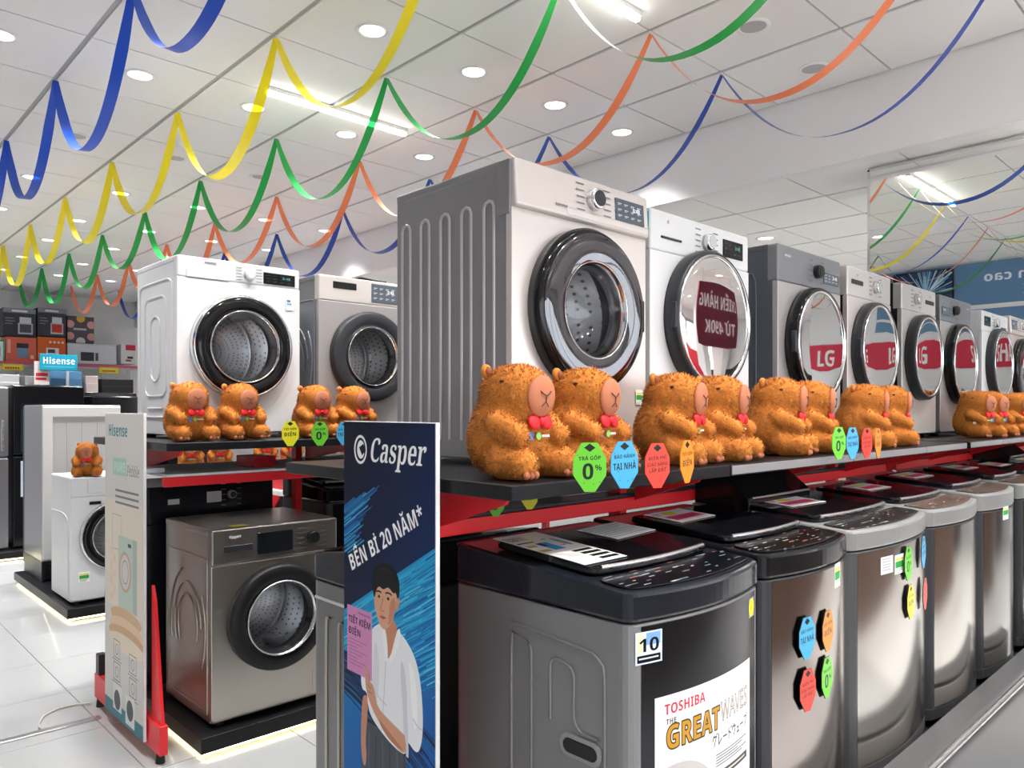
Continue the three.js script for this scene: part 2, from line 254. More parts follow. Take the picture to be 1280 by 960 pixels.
    obj('door_handle', rbox(0.014, 0.1, 0.016, 0.006, R * 0.9, 0.0, 0.046), M.blackMatt, dr);
  }
  if (o.hatch) obj('filter_hatch', rbox(0.11, 0.1, 0.004, 0.002, hw - 0.075, 0.1, 0.001), front, t);
  if (o.energy) obj('energy_label', sheet(o.energy[2] ?? 0.034, o.energy[3] ?? 0.047), energyMat, t, [o.energy[0], o.energy[1], 0.004]);
  for (const fx of [-1, 1]) for (const fz of [0.05, d - 0.05]) obj('foot', cyl(0.02, 0.024, 0.024, 12, fx * (hw - 0.05), 0.012, -fz), M.blackMatt, t);
  // embossing of the side that faces -x: lines in (z, y)
  const sx = -hw, ridge = (pts, rad = 0.005, m = o.ridge ?? side, closed = false) => obj('side_rib', tube(pts.map(([z, y]) => [sx - 0.0005, y, z]), rad, pts.length * 6, 6, closed), m, t);
  const rectPts = (z0, z1, ya, yb, c) => [[z0 + c, ya], [z1 - c, ya], [z1 - c * 0.3, ya + c * 0.3], [z1, ya + c], [z1, yb - c], [z1 - c * 0.3, yb - c * 0.3], [z1 - c, yb], [z0 + c, yb], [z0 + c * 0.3, yb - c * 0.3], [z0, yb - c], [z0, ya + c], [z0 + c * 0.3, ya + c * 0.3]];
  if (style === 'channels') for (let i = 0; i < 5; i++) { const z = -0.095 - i * 0.098, b = 0.021, yt = h - 0.105, yb = 0.07; const arc = []; for (let k = 0; k <= 8; k++) { const a = Math.PI * (1 - k / 8); arc.push([z + b * Math.cos(a), yt - b + b * Math.sin(a)]); } ridge([[z - b, yb], [z - b, 0.3], [z - b, yt - 0.06], ...arc, [z + b, yt - 0.06], [z + b, 0.3], [z + b, yb]], 0.005); }
  if (style === 'frames') { ridge(rectPts(-d + 0.05, -0.07, 0.1, h - 0.1, 0.05), 0.006, side, true); ridge(rectPts(-d + 0.12, -0.14, 0.2, h - 0.17, 0.05), 0.006, side, true); ridge(rectPts(-d + 0.2, -0.22, 0.27, h - 0.26, 0.05), 0.006, side, true); ridge([[-d + 0.16, 0.14], [-0.18, 0.14]], 0.006); }
  if (style === 'arcs') { ridge(rectPts(-d + 0.04, -0.05, 0.06, h - 0.13, 0.02), 0.004, side, true); for (const [k, a0, a1] of [[0.13, -2.2, 1.9], [0.18, -2.0, 1.5], [0.235, -1.9, -0.3], [0.235, 0.9, 2.2]]) { const q = []; for (let i = 0; i <= 14; i++) { const a = a0 + (a1 - a0) * i / 14; q.push([-d / 2 + Math.sin(a) * k * 0.85, h * 0.46 + Math.cos(a) * k * 1.1]); } ridge(q, 0.006); } }
  if (style === 'arch') ridge([[-0.1, 0.08], [-0.1, h - 0.16], [-0.13, h - 0.12], [-0.17, h - 0.12], [-0.2, h - 0.16], [-0.2, 0.08]], 0.005);
  return t;
}
const SA = 1.29, SB = 1.315, ZA = -1.487, ZBF = -3.49;              // shelf tops, front planes of the two upper rows
const mid = (a, b) => (a + b) / 2;
{ // the ribbed grey machine at the shelf end
  const t = frontLoader('washing_machine', 'silver front loader with ribbed grey side and big black door at the shelf end', { at: [1.726, SA, ZA], front: M.silver, side: M.greySide, ridge: M.greyRidge, panel: M.silver, style: 'channels', R: 0.243, cy: 0.452, panelY: 0.715, tilt: -0.06, proud: 0.012, knob: [0.025, 0.005, 0.033, M.chrome, M.charcoal], screen: [0.2, 0.0, 0.145, 0.07, screenPale], mark: [-0.12, -0.035, brandMark('inverter', '#777', 'bold 50px sans-serif'), 0.07, 0.016], ring: M.black, inner: 0.56, innerMat: M.chrome, doorGlass: std(C(0.13, 0.13, 0.14), 0.03, 1), energy: [0.262, 0.2] });
  obj('handle_recess', rbox(0.19, 0.05, 0.012, 0.012, -0.17, 0.742, 0.002), M.blackMatt, t); obj('panel_lip', rbox(0.4, 0.03, 0.02, 0.01, 0.1, 0.735, 0.008), M.silver, t);
  obj('corner_strip', rbox(0.02, 0.15, 0.05, 0.005, -0.297, 0.77, -0.03), M.greySide, t);
}
{ const t = frontLoader('washing_machine', 'white front loader with round mirror-like door beside the ribbed grey washer', { at: [mid(2.055, 2.69), SA, ZA], w: 0.635, h: 0.83, front: M.white, side: M.whiteSide, panelY: 0.69, door: 'mirror', R: 0.245, cy: 0.475, trim: M.chrome, ring: M.charcoal, knob: [0.02, 0.0, 0.031, M.chrome, M.pearl], screen: [0.2, 0.0, 0.14, 0.065, screenMono], drawer: [-0.2, -0.02, 0.12, 0.008, M.charcoal], mark: [-0.22, 0.035, brandMark('LG', '#999', 'bold 50px sans-serif'), 0.05, 0.02] });
  obj('packing_tape', box(0.003, 0.05, 0.03, -0.3185, 0.79, -0.02), std(C(0.16, 0.55, 0.68), 0.4), t); }
{ const t = frontLoader('washing_machine', 'dark blue-grey front loader with mirror-like door between two gaps on the shelf', { at: [mid(2.93, 3.53), SA, ZA], h: 0.845, front: M.silver2, side: M.navySide, panel: std(C(0.22, 0.23, 0.25), 0.35, 0.3), panelY: 0.69, door: 'mirror', R: 0.245, cy: 0.44, ring: M.black, style: 'arch', knob: [0.05, 0.0, 0.03, M.charcoal, M.blackMatt], mark: [-0.22, 0.035, brandMark('SAMSUNG', '#ddd', 'bold 44px sans-serif'), 0.07, 0.017] });
  obj('display', [rbox(0.16, 0.05, 0.004, 0.002, 0.2, 0.75, 0.002)], screenPale, t); }
frontLoader('washing_machine', 'narrow silver front loader with mirror-like door next to the mirrored pillar', { at: [mid(3.614, 4.15), SA, ZA], w: 0.536, h: 0.845, front: M.silver, side: M.blackMatt, panelY: 0.70, door: 'mirror', R: 0.235, cy: 0.45, ring: M.charcoal, knob: [0.06, 0.0, 0.032, M.chrome, M.pearl], drawer: [-0.16, 0.0, 0.13, 0.022, M.charcoal], mark: [-0.16, 0.035, brandMark('LG', '#777', 'bold 50px sans-serif'), 0.05, 0.018] });
// second row of shelves
{ const x0 = xAt(222, ZBF), x1 = xAt(374, ZBF);
  const t = frontLoader('washing_machine', 'white front loader with embossed white side and black-ringed door on the second shelf', { at: [mid(x0, x1), SB, ZBF], w: x1 - x0, h: 0.835, front: M.white, side: M.whiteSide, style: 'frames', panelY: 0.735, R: 0.235, cy: 0.43, trim: M.chrome, ring: M.black, inner: 0.68, knob: [0.035, -0.005, 0.027, M.white, M.whiteSide], screen: [0.19, -0.01, 0.165, 0.055, screenMono], drawer: [-0.16, -0.03, 0.2, 0.035, M.white], mark: [-0.15, 0.028, brandMark('SAMSUNG', '#888', 'bold 44px sans-serif'), 0.07, 0.017] });
  obj('spec_sticker', sheet(0.04, 0.055), printMat(canvasTex(64, 96, (g, w, h) => { g.fillStyle = '#eef0f2'; g.fillRect(0, 0, w, h); g.fillStyle = '#6a6f76'; g.fillRect(6, 6, 30, 22); g.fillStyle = '#5ea0cf'; g.fillRect(6, 34, 40, 18); })), t, [0.245, 0.655, 0.004]);
  const x2 = xAt(399, ZBF), g = frontLoader('washing_machine', 'silver front loader with dark side behind the ribbed grey washer on the second shelf', { at: [x2 + 0.3, SB, ZBF], w: 0.6, h: 0.835, front: M.silver2, panel: M.silver, side: M.steelSide, style: 'arcs', panelY: 0.70, R: 0.24, cy: 0.42, ring: M.charcoal, inner: 0.62, drawer: [-0.15, 0.02, 0.14, 0.035, M.blackMatt], screen: [0.1, 0.0, 0.17, 0.1, screenPale] });
  obj('wire_bundle', tube([[-0.05, 0.84, -0.1], [0.02, 0.862, -0.12], [0.1, 0.85, -0.09], [0.2, 0.86, -0.14]], 0.008, 20), M.blackMatt, g); }
{ // big bronze machine on the floor plinth
  const z = -3.2, x0 = xAt(265, z), t = frontLoader('washing_machine', 'bronze grey front loader with embossed side standing on the lit floor plinth', { at: [x0 + 0.3, 0.092, z], h: 0.845, front: M.bronze, side: M.bronzeSide, panel: std(C(0.34, 0.32, 0.30), 0.3, 0.85), top: M.bronzeSide, style: 'arcs', panelY: 0.69, R: 0.235, cy: 0.43, ring: M.blackMatt, inner: 0.66, knob: [0.17, 0.0, 0.03, M.blackMatt, M.blackMatt], screen: [-0.015, -0.002, 0.17, 0.095, M.display], drawer: [-0.185, -0.01, 0.13, 0.028, M.charcoal], hatch: true, mark: [-0.2, 0.042, brandMark('Casper', '#f2f2f2', 'bold italic 56px serif'), 0.075, 0.02] });
  obj('price_sticker', box(0.07, 0.001, 0.05, -0.16, 0.846, -0.06), std(C(0.9, 0.85, 0.05), 0.5), t); }
{ const x0 = xAt(190, -3.78), t = frontLoader('washing_machine', 'black front loader with white stickers behind the bronze washer', { at: [x0 + 0.32, 0.092, -3.84], w: 0.64, h: 0.985, d: 0.5, front: M.blackFilm, side: M.black, panelY: 0.8, R: 0.23, cy: 0.43, knob: [0.09, 0.03, 0.022, M.pearl, M.charcoal] });
  for (const q of [[0.055, 0.026, -0.2, 0.905], [0.075, 0.055, 0.0, 0.915]]) obj('paper_label', sheet(...q, 0.004), std(C(0.75, 0.75, 0.73), 0.6), t); }
{ const z = -5.9, x0 = xAt(89, z), t = frontLoader('washing_machine', 'white front loader carrying one plush toy in front of the silver fridge', { at: [x0 + 0.3, 0.092, z], h: 0.885, front: M.white, side: M.whiteSide, panelY: 0.745, R: 0.24, cy: 0.46, trim: M.chrome, ring: M.black, inner: 0.7, energy: [-0.22, 0.19, 0.07, 0.07], drawer: [-0.05, 0, 0.3, 0.09, M.white] });
  obj('model_badge', sheet(0.075, 0.022, -0.15, 0.7, 0.004), M.blackMatt, t);
  obj('side_crease', tube([[-0.3005, 0.62, -0.5], [-0.3005, 0.62, -0.2], [-0.3005, 0.56, -0.08], [-0.3005, 0.05, -0.07]], 0.005, 40), M.whiteSide, t);
  frontLoader('washing_machine', 'white front loader carrying two plush toys under the second shelf', { at: [2.4, 0.092, z], w: 0.66, h: 0.885, front: M.white, side: M.whiteSide, panelY: 0.745, R: 0.24, cy: 0.46, ring: M.black });
  frontLoader('washing_machine', 'red front loader farther along the row of low washers', { at: [3.15, 0.092, z], w: 0.66, h: 0.9, front: M.red, side: M.red, panelY: 0.76, R: 0.24, cy: 0.46, ring: M.black });
  frontLoader('washing_machine', 'black front loader at the end of the row of low washers', { at: [3.86, 0.092, z], w: 0.62, h: 0.9, front: M.blackFilm, side: M.black, panelY: 0.76, R: 0.24, cy: 0.46, ring: M.black }); }

// ---------------------------------------------------------------- top-loading washers; front corners at z = 0
function outline(w, d, b, r, inset = 0, f0 = 0, f1 = d) {            // plan in (x, depth); the front bulges by b
  const hw = w / 2 - inset, q = [], bl = x => -b * (1 - (x / (w / 2)) ** 2) + inset;
  for (let i = 0; i <= 16; i++) { const x = (-hw + r) + (2 * hw - 2 * r) * i / 16; q.push([x, f0 > 0 ? f0 + bl(x) - inset : bl(x)]); }
  const e = q[q.length - 1][1];
  for (let i = 1; i <= 5; i++) { const a = i / 5 * Math.PI / 2; q.push([hw - r + r * Math.sin(a), e + r - r * Math.cos(a)]); }
  q.push([hw, f1 - inset - r * 0.5], [hw - r * 0.15, f1 - inset - r * 0.15], [hw - r * 0.5, f1 - inset]); q.push([-hw + r * 0.5, f1 - inset], [-hw + r * 0.15, f1 - inset - r * 0.15], [-hw, f1 - inset - r * 0.5]);
  for (let i = 5; i >= 1; i--) { const a = i / 5 * Math.PI / 2; q.push([-hw + r - r * Math.sin(a), e + r - r * Math.cos(a)]); }
  return new THREE.Shape(q.map(p => new THREE.Vector2(...p)));
}
function prism(shape, y0, y1, slope = 0, bev = 0.004, below = false) {
  const g = new THREE.ExtrudeGeometry(shape, { depth: y1 - y0 - 2 * bev, bevelEnabled: bev > 0, bevelSize: bev, bevelThickness: bev, bevelOffset: -bev, bevelSegments: 2 }).translate(0, 0, y0 + bev).rotateX(-Math.PI / 2);
  const p = g.attributes.position, m = (y0 + y1) / 2;
  for (let i = 0; i < p.count; i++) if (below || p.getY(i) > m) p.setY(i, p.getY(i) - slope * p.getZ(i));
  g.computeVertexNormals(); return g;
}
// patch following the bulged front; x0..x1, y0..y1
function frontPatch(w, b, x0, x1, y0, y1, off = 0.0016) {
  const n = 16, g = new THREE.PlaneGeometry(x1 - x0, y1 - y0, n, 1).translate((x0 + x1) / 2, (y0 + y1) / 2, 0), p = g.attributes.position;
  for (let i = 0; i < p.count; i++) p.setZ(i, b * (1 - (p.getX(i) / (w / 2)) ** 2) + off);
  g.computeVertexNormals(); return g;
}
const panelPrint = (seedText, bg) => printMat(canvasTex(512, 128, (g, w, h) => { g.fillStyle = bg; g.fillRect(0, 0, w, h); const s0 = seed; seed = seedText; for (let i = 0; i < 46; i++) { g.fillStyle = ['#a9adb2', '#7d8288', '#5c6a78', '#9a6058', '#6f757b'][i % 5]; g.fillRect(rr(10, w - 40), 14 + Math.floor(rnd() * 7) * 14, rr(8, 30), rr(2, 5)); } seed = s0; }), 0.2);
function topLoader(label, o) {
  const { w, d = 0.56, hb = 0.74, ht = 0.85, b = 0.04, r = 0.035, slope = 0.17 } = o, t = thing('top_load_washer', label, 'washing machine', o.at, o.turn ?? 0);
  obj('body', prism(outline(w, d, b, r), 0.03, hb, 0, 0.004), o.sideMat, t);
  obj('front_skin', frontPatch(w, b, -w / 2 + r * 0.9, w / 2 - r * 0.9, 0.075, hb - 0.006, 0.0012), o.front, t);
  obj('base_trim', prism(outline(w, d, b, r, -0.001), 0.028, 0.07, 0, 0.003), o.baseMat ?? o.sideMat, t);
  obj('rim', prism(outline(w, d, b, r, -0.003), hb + 0.003, ht, slope, 0.008), o.rim, t);
  const k0 = 0.125;
  obj('control_panel', prism(outline(w, 0.115, b * 0.95, r, 0.018), ht + 0.001 + 0.0, ht + 0.005, slope, 0.0015, true), o.print, t);
  { const g = t.getObjectByName('control_panel').geometry, p = g.attributes.position, uv = g.attributes.uv; for (let i = 0; i < p.count; i++) uv.setXY(i, p.getX(i) / w + 0.5, (-p.getZ(i) + b) / (0.115 + b)); }
  const lid = obj('lid', prism(outline(w, d - 0.09, b * 0.6, 0.03, 0.03, k0), ht + 0.004, ht + 0.022, slope, 0.005, true), o.lidMat ?? M.lid, t);
  obj('lid_edge', tube(Array.from({ length: 9 }, (_, i) => { const x = (-w / 2 + 0.06) + (w - 0.12) * i / 8, dep = k0 + 0.006 - b * 0.6 * (1 - (x / (w / 2)) ** 2); return [x, ht + 0.018 + slope * dep, -dep]; }), 0.007, 24), o.lidEdge ?? M.steel, lid);
  const hy = ht + slope * (d - 0.06);
  if (o.hump) { const hl = o.hump, hs = new THREE.Shape([[0, -0.02], [0, 0.02], [0.1, 0.098], [0.2, 0.102], [0.2, -0.02]].map(q => new THREE.Vector2(...q))), cw = w - 0.06 - hl, rc = obj('rear_console', new THREE.ExtrudeGeometry(hs, { depth: cw, bevelEnabled: true, bevelSize: 0.006, bevelThickness: 0.006, bevelSegments: 2 }).rotateY(Math.PI / 2).translate(-w / 2 + 0.03, hy + 0.012, -d + 0.205), o.humpMat ?? M.black, t); obj('console_trim', rbox(cw - 0.03, 0.008, 0.012, 0.003, -w / 2 + 0.03 + cw / 2, hy + 0.034, -d + 0.212), M.steel, rc); }
  for (const fx of [-1, 1]) for (const fz of [0.05, d - 0.06]) obj('foot', cyl(0.022, 0.026, 0.03, 12, fx * (w / 2 - 0.06), 0.015, -fz), M.blackMatt, t);
  for (const [x, dep, sw, sd, m, rot] of o.papers ?? []) {
    const g = box(sw, 0.0012, sd); if (rot) g.rotateY(rot); g.rotateX(Math.atan(slope)); obj('paper_sheet', g.translate(x, ht + 0.0245 + slope * dep, -dep), m, t);
  }
  for (const [x, y, sw, sh, m] of o.stickers ?? []) obj('sticker', frontPatch(w, b, x - sw / 2, x + sw / 2, y - sh / 2, y + sh / 2), m, t);
  return t;
}
const YS = 0.28;                                                    // top of the stage
const priceTex = canvasTex(256, 128, (g, w, h) => { g.fillStyle = '#f0eef0'; g.fillRect(0, 0, w, h); g.fillStyle = '#e8507e'; g.fillRect(24, 58, w - 48, 46); g.fillStyle = '#f4dc2a'; g.beginPath(); g.ellipse(w * 0.45, 32, 42, 20, 0, 0, 7); g.fill(); g.fillStyle = '#d06a86'; g.fillRect(16, 18, 46, 8); g.fillRect(16, 34, 34, 6); g.fillStyle = '#c0184e'; for (let i = 0; i < 7; i++) g.fillRect(44 + i * 25, 72, 16, 20); });
const priceMat = printMat(priceTex), whitePaper = printMat(canvasTex(256, 128, (g, w, h) => { g.fillStyle = '#e6e6ea'; g.fillRect(0, 0, w, h); g.fillStyle = '#9a9aa4'; for (let i = 0; i < 7; i++) g.fillRect(18, 16 + i * 15, w - 36 - (i % 3) * 30, 3); }), 0.5);
const specMat = printMat(canvasTex(512, 256, (g, w, h) => { g.fillStyle = '#dedbd8'; g.fillRect(0, 0, w, h); fit(g, 'THE GREAT WAVES', 14, 50, 220, 'bold 40px sans-serif', '#22262c', 'left'); g.fillStyle = '#30343a'; g.fillRect(14, 66, 190, 8); g.fillStyle = '#b99458'; g.fillRect(14, 92, 110, 14); g.fillRect(14, 130, 120, 16); g.fillStyle = '#2f8fc4'; g.fillRect(160, 84, 130, 60); g.fillStyle = '#1d2f58'; g.fillRect(160, 84, 60, 28); g.fillStyle = '#16181c'; for (let i = 0; i < 4; i++) g.fillRect(250 + i * 8, 164 + i * 22, 220, 13); g.fillStyle = '#8f97b8'; g.beginPath(); g.arc(430, 96, 34, 0, 7); g.fill(); g.strokeStyle = '#444'; g.lineWidth = 3; g.strokeRect(330, 60, 60, 60); }), 0.25);
const ecoMat = printMat(canvasTex(128, 160, (g, w, h) => { g.fillStyle = '#cfdcf0'; g.fillRect(0, 0, w, h); g.fillStyle = '#7aa4e0'; g.fillRect(50, 8, 70, 60); g.fillStyle = '#efe6b4'; g.fillRect(6, 8, 30, 100); fit(g, '10', w / 2, 100, w - 20, 'bold 92px sans-serif', '#15171c'); g.fillStyle = '#101216'; g.fillRect(8, 116, w - 16, 36); g.fillStyle = '#cfd2d8'; g.fillRect(16, 128, w - 34, 8); }), 0.25);
const dotMat = printMat(canvasTex(64, 96, (g, w, h) => { g.fillStyle = '#8d8f92'; g.fillRect(0, 0, w, h); g.fillStyle = '#f2d21c'; g.beginPath(); g.ellipse(w / 2, h / 2, 30, 44, 0, 0, 7); g.fill(); fit(g, 'A', w / 2, h * 0.62, 40, 'bold 34px sans-serif', '#c99a10'); }));
const bigPoster = printMat(canvasTex(768, 1024, (g, w, h) => {
  g.fillStyle = '#e6e3e4'; g.fillRect(0, 0, w, h);
  fit(g, 'TOSHIBA', 52, 84, 262, 'bold 62px sans-serif', '#d0223a', 'left');
  fit(g, 'THE', 62, 128, 76, 'bold 34px sans-serif', '#3a3324', 'left');
  g.lineJoin = 'round'; g.font = 'bold 140px sans-serif'; g.textAlign = 'left'; g.lineWidth = 14; g.strokeStyle = '#3a2a08'; g.strokeText('GREAT', 60, 236, 372); g.fillStyle = '#c08a1e'; g.fillText('GREAT', 60, 236, 372);
  g.font = '124px sans-serif'; g.strokeStyle = '#5a4a2c'; g.lineWidth = 5; g.strokeText('WAVES', 440, 214, 290);
  // katakana drawn stroke by stroke
  g.strokeStyle = '#1c1c1c'; g.lineWidth = 8; const st = (...p) => { g.beginPath(); g.moveTo(p[0], p[1]); for (let i = 2; i < p.length; i += 2) g.lineTo(p[i], p[i + 1]); g.stroke(); };
  const k = [[[14, 0, 4, 30], [10, 10, 44, 10, 16, 62], [46, -4, 50, 4], [56, -6, 60, 2]], [[10, 2, 10, 60, 50, 34]], [[2, 32, 54, 32]], [[16, 0, 16, 64], [16, 22, 46, 40], [44, 4, 48, 12], [54, 0, 58, 8]], [[28, -2, 28, 12], [6, 30, 6, 14, 50, 14, 42, 40, 22, 64]], [[14, 34, 44, 34], [29, 34, 29, 60], [10, 60, 48, 60]], [[2, 32, 54, 32]], [[6, 8, 50, 8, 42, 36, 18, 64], [50, -6, 54, 0], [60, -8, 64, -2]]];
  k.forEach((c, i) => { g.save(); g.translate(372 + i * 44, 262); g.scale(0.7, 0.86); c.forEach(p => st(...p)); g.restore(); });
  g.fillStyle = '#bcb6b6'; g.beginPath(); g.moveTo(0, 330); g.quadraticCurveTo(220, 260, 360, 420); g.quadraticCurveTo(400, 640, 330, 1024); g.lineTo(0, 1024); g.fill(); g.fillStyle = '#d3cecf'; g.beginPath(); g.moveTo(40, 420); g.quadraticCurveTo(190, 340, 300, 520); g.quadraticCurveTo(300, 760, 220, 1024); g.lineTo(40, 1024); g.fill();
  g.fillStyle = '#5a5a60'; for (let i = 0; i < 5; i++) g.fillRect(400, 356 + i * 13, 310 - (i % 3) * 50, 5);
  g.fillStyle = '#34343a'; g.fillRect(430, 440, 290, 34); g.fillStyle = '#d8d2c8'; g.fillRect(446, 452, 250, 10); g.fillStyle = '#c08a1e'; g.fillRect(400, 470, 44, 44); g.fillStyle = '#6a6a70'; for (let i = 0; i < 8; i++) g.fillRect(430, 540 + i * 30, 270 - (i % 2) * 90, 10);
}), 0.35);
const greenSticker = energyMat, paleSticker = printMat(canvasTex(64, 64, (g, w, h) => { g.fillStyle = '#d8d4d6'; g.fillRect(0, 0, w, h); g.fillStyle = '#9a979c'; for (let i = 0; i < 5; i++) g.fillRect(8, 8 + i * 10, 44, 3); }));
const darkSteel = phys(C(0.036, 0.036, 0.04), 0.2, 0.85), brownSteel = phys(C(0.40, 0.355, 0.33), 0.15, 1), paleSteel = phys(C(0.55, 0.52, 0.49), 0.16, 1), greySteelSide = std(C(0.22, 0.22, 0.225), 0.4, 0.4), darkSide = std(C(0.035, 0.037, 0.042), 0.4, 0.2), silverSide = std(C(0.30, 0.30, 0.30), 0.36, 0.5);
const greyBody = std(C(0.10, 0.10, 0.105), 0.35, 0.4), duskSteel = phys(C(0.34, 0.33, 0.32), 0.18, 1), ZM = -0.95;
// sticker placed by its picture corners on a bulged front: [x, y, w, h, material] in the machine's own axes
const onFront = (xc, u0, u1, v0, v1, m) => { const z = ZM + (u1 < 830 || u0 > 925 && u1 < 941 && v1 < 800 ? 0.008 : 0.028), a = xAt(u0, z), b = xAt(u1, z), ya = yAt(v0, a, z) - YS, yb = yAt(v1, a, z) - YS; return [mid(a, b) - xc, mid(ya, yb), b - a, ya - yb, m]; };
const span = (u0, u1, g = 0.012) => { const a = xAt(u0, ZM), b = xAt(u1, ZM); return { xc: mid(a, b), w: b - a - g }; };
{ // the large one with the poster
  const { xc, w } = span(784, 947, 0.004), d = 0.55;
  const t = topLoader('black-rimmed top loader with white brand poster on its front', { at: [xc, YS, ZM], w, d, b: 0.04, slope: 0.07, hb: 0.73, ht: 0.795, front: darkSteel, sideMat: greySteelSide, rim: M.blackFilm, print: panelPrint(11, '#0b0d12'),
    papers: [[-w / 2 + 0.105, 0.29, 0.15, 0.3, specMat, 0], [0.13, 0.34, 0.19, 0.13, whitePaper, 0.1]],
    stickers: [onFront(xc, 823, 940, 875, 1175, bigPoster), onFront(xc, 795, 820, 792, 833, ecoMat), onFront(xc, 929, 940, 748, 772, dotMat)] });
  const sx = -w / 2 - 0.001, side = (pts, r = 0.004, m = greySteelSide) => obj('side_rib', tube(pts.map(([z, y]) => [sx, y, z]), r, 40), m, t);
  side([[-0.34, 0.67], [-0.1, 0.655], [-0.075, 0.64], [-0.06, 0.6], [-0.06, 0.1]]); side([[-0.34, 0.1], [-0.34, 0.62], [-0.325, 0.64], [-0.29, 0.635], [-0.275, 0.61], [-0.275, 0.1]]); side([[-0.215, 0.48], [-0.215, 0.6], [-0.2, 0.618], [-0.16, 0.61], [-0.145, 0.59], [-0.145, 0.5], [-0.125, 0.475], [-0.075, 0.475]]);
  const pill = (l, r, th) => { const s = new THREE.Shape(); s.absarc(l / 2 - r, 0, r, -Math.PI / 2, Math.PI / 2); s.absarc(-l / 2 + r, 0, r, Math.PI / 2, Math.PI * 1.5); return new THREE.ExtrudeGeometry(s, { depth: th, bevelEnabled: true, bevelSize: 0.002, bevelThickness: 0.002, bevelSegments: 2 }).translate(0, 0, -th / 2).rotateY(-Math.PI / 2); };
  obj('carry_handle', pill(0.115, 0.024, 0.004), M.greyRim, t, [sx, 0.44, -0.125]); obj('handle_slot', pill(0.092, 0.014, 0.006), M.blackMatt, t, [sx - 0.001, 0.44, -0.125]);
}
{ const { xc, w } = span(951, 1058); topLoader('bronze-fronted top loader with black rim wearing four loose tags', { at: [xc, YS, ZM], w, hb: 0.735, ht: 0.80, slope: 0.07, front: brownSteel, sideMat: darkSide, rim: M.black, print: panelPrint(23, '#16120f'), papers: [[-0.08, 0.36, 0.2, 0.13, priceMat, 0.05]], stickers: [onFront(xc, 1040, 1050, 705, 735, greenSticker)] }); }
{ const { xc, w } = span(1062, 1157); topLoader('wide grey top loader with tall rear console and dark glass lid', { at: [xc, YS, ZM], w, hb: 0.735, ht: 0.80, slope: 0.07, front: paleSteel, sideMat: greyBody, rim: M.greyRim, hump: 0.14, print: panelPrint(37, '#232323'), papers: [[-0.08, 0.3, 0.24, 0.12, priceMat, -0.05]], stickers: [onFront(xc, 1100, 1112, 697, 719, paleSticker), onFront(xc, 1114, 1124, 694, 718, greenSticker)] }); }
{ const { xc, w } = span(1160, 1220); topLoader('slim silver top loader with printed control panel between grey ones', { at: [xc, YS, ZM], w, hb: 0.735, ht: 0.80, slope: 0.07, front: paleSteel, sideMat: darkSide, rim: M.greyRim, print: panelPrint(41, '#5c4b42'), papers: [[-0.03, 0.32, 0.22, 0.12, priceMat, 0]] }); }
{ const { xc, w } = span(1223, 1266); topLoader('dark grey top loader standing next to the mirrored pillar', { at: [xc, YS, ZM], w, hb: 0.735, ht: 0.81, slope: 0.07, front: duskSteel, sideMat: darkSide, rim: M.greyRim, print: panelPrint(53, '#4c4038'), papers: [[-0.04, 0.34, 0.24, 0.12, priceMat, 0]], stickers: [onFront(xc, 1250, 1256, 632, 650, greenSticker)] }); }
{ // machines on the far side of the stage, seen past the banner
  const t = topLoader('grey top loader with vertical grooves behind the dark blue banner', { at: [1.15 + 0.31, YS, -2.07], turn: Math.PI, w: 0.62, d: 0.355, hb: 0.66, ht: 0.74, slope: 0.14, front: darkSteel, sideMat: std(C(0.2, 0.2, 0.2), 0.3, 0.8), rim: M.blackFilm, print: panelPrint(61, '#0b0d12') });
  for (const z of [-0.08, -0.15, -0.22]) obj('side_rib', tube([[0.3105, 0.1, z], [0.3105, 0.54, z], [0.3105, 0.56, z - 0.02]], 0.006, 20), M.bronzeSide, t);
  obj('side_rib', tube([[0.3105, 0.61, -0.02], [0.3105, 0.61, -0.33]], 0.006, 8), M.steel, t);
  topLoader('black top loader with tall rear console beside the black front loader', { at: [2.36, 0.092, -3.58], w: 0.58, d: 0.5, hb: 0.86, ht: 0.93, slope: 0.09, front: M.black, sideMat: darkSide, rim: M.black, hump: 0.02, print: panelPrint(67, '#0b0d12') });
}

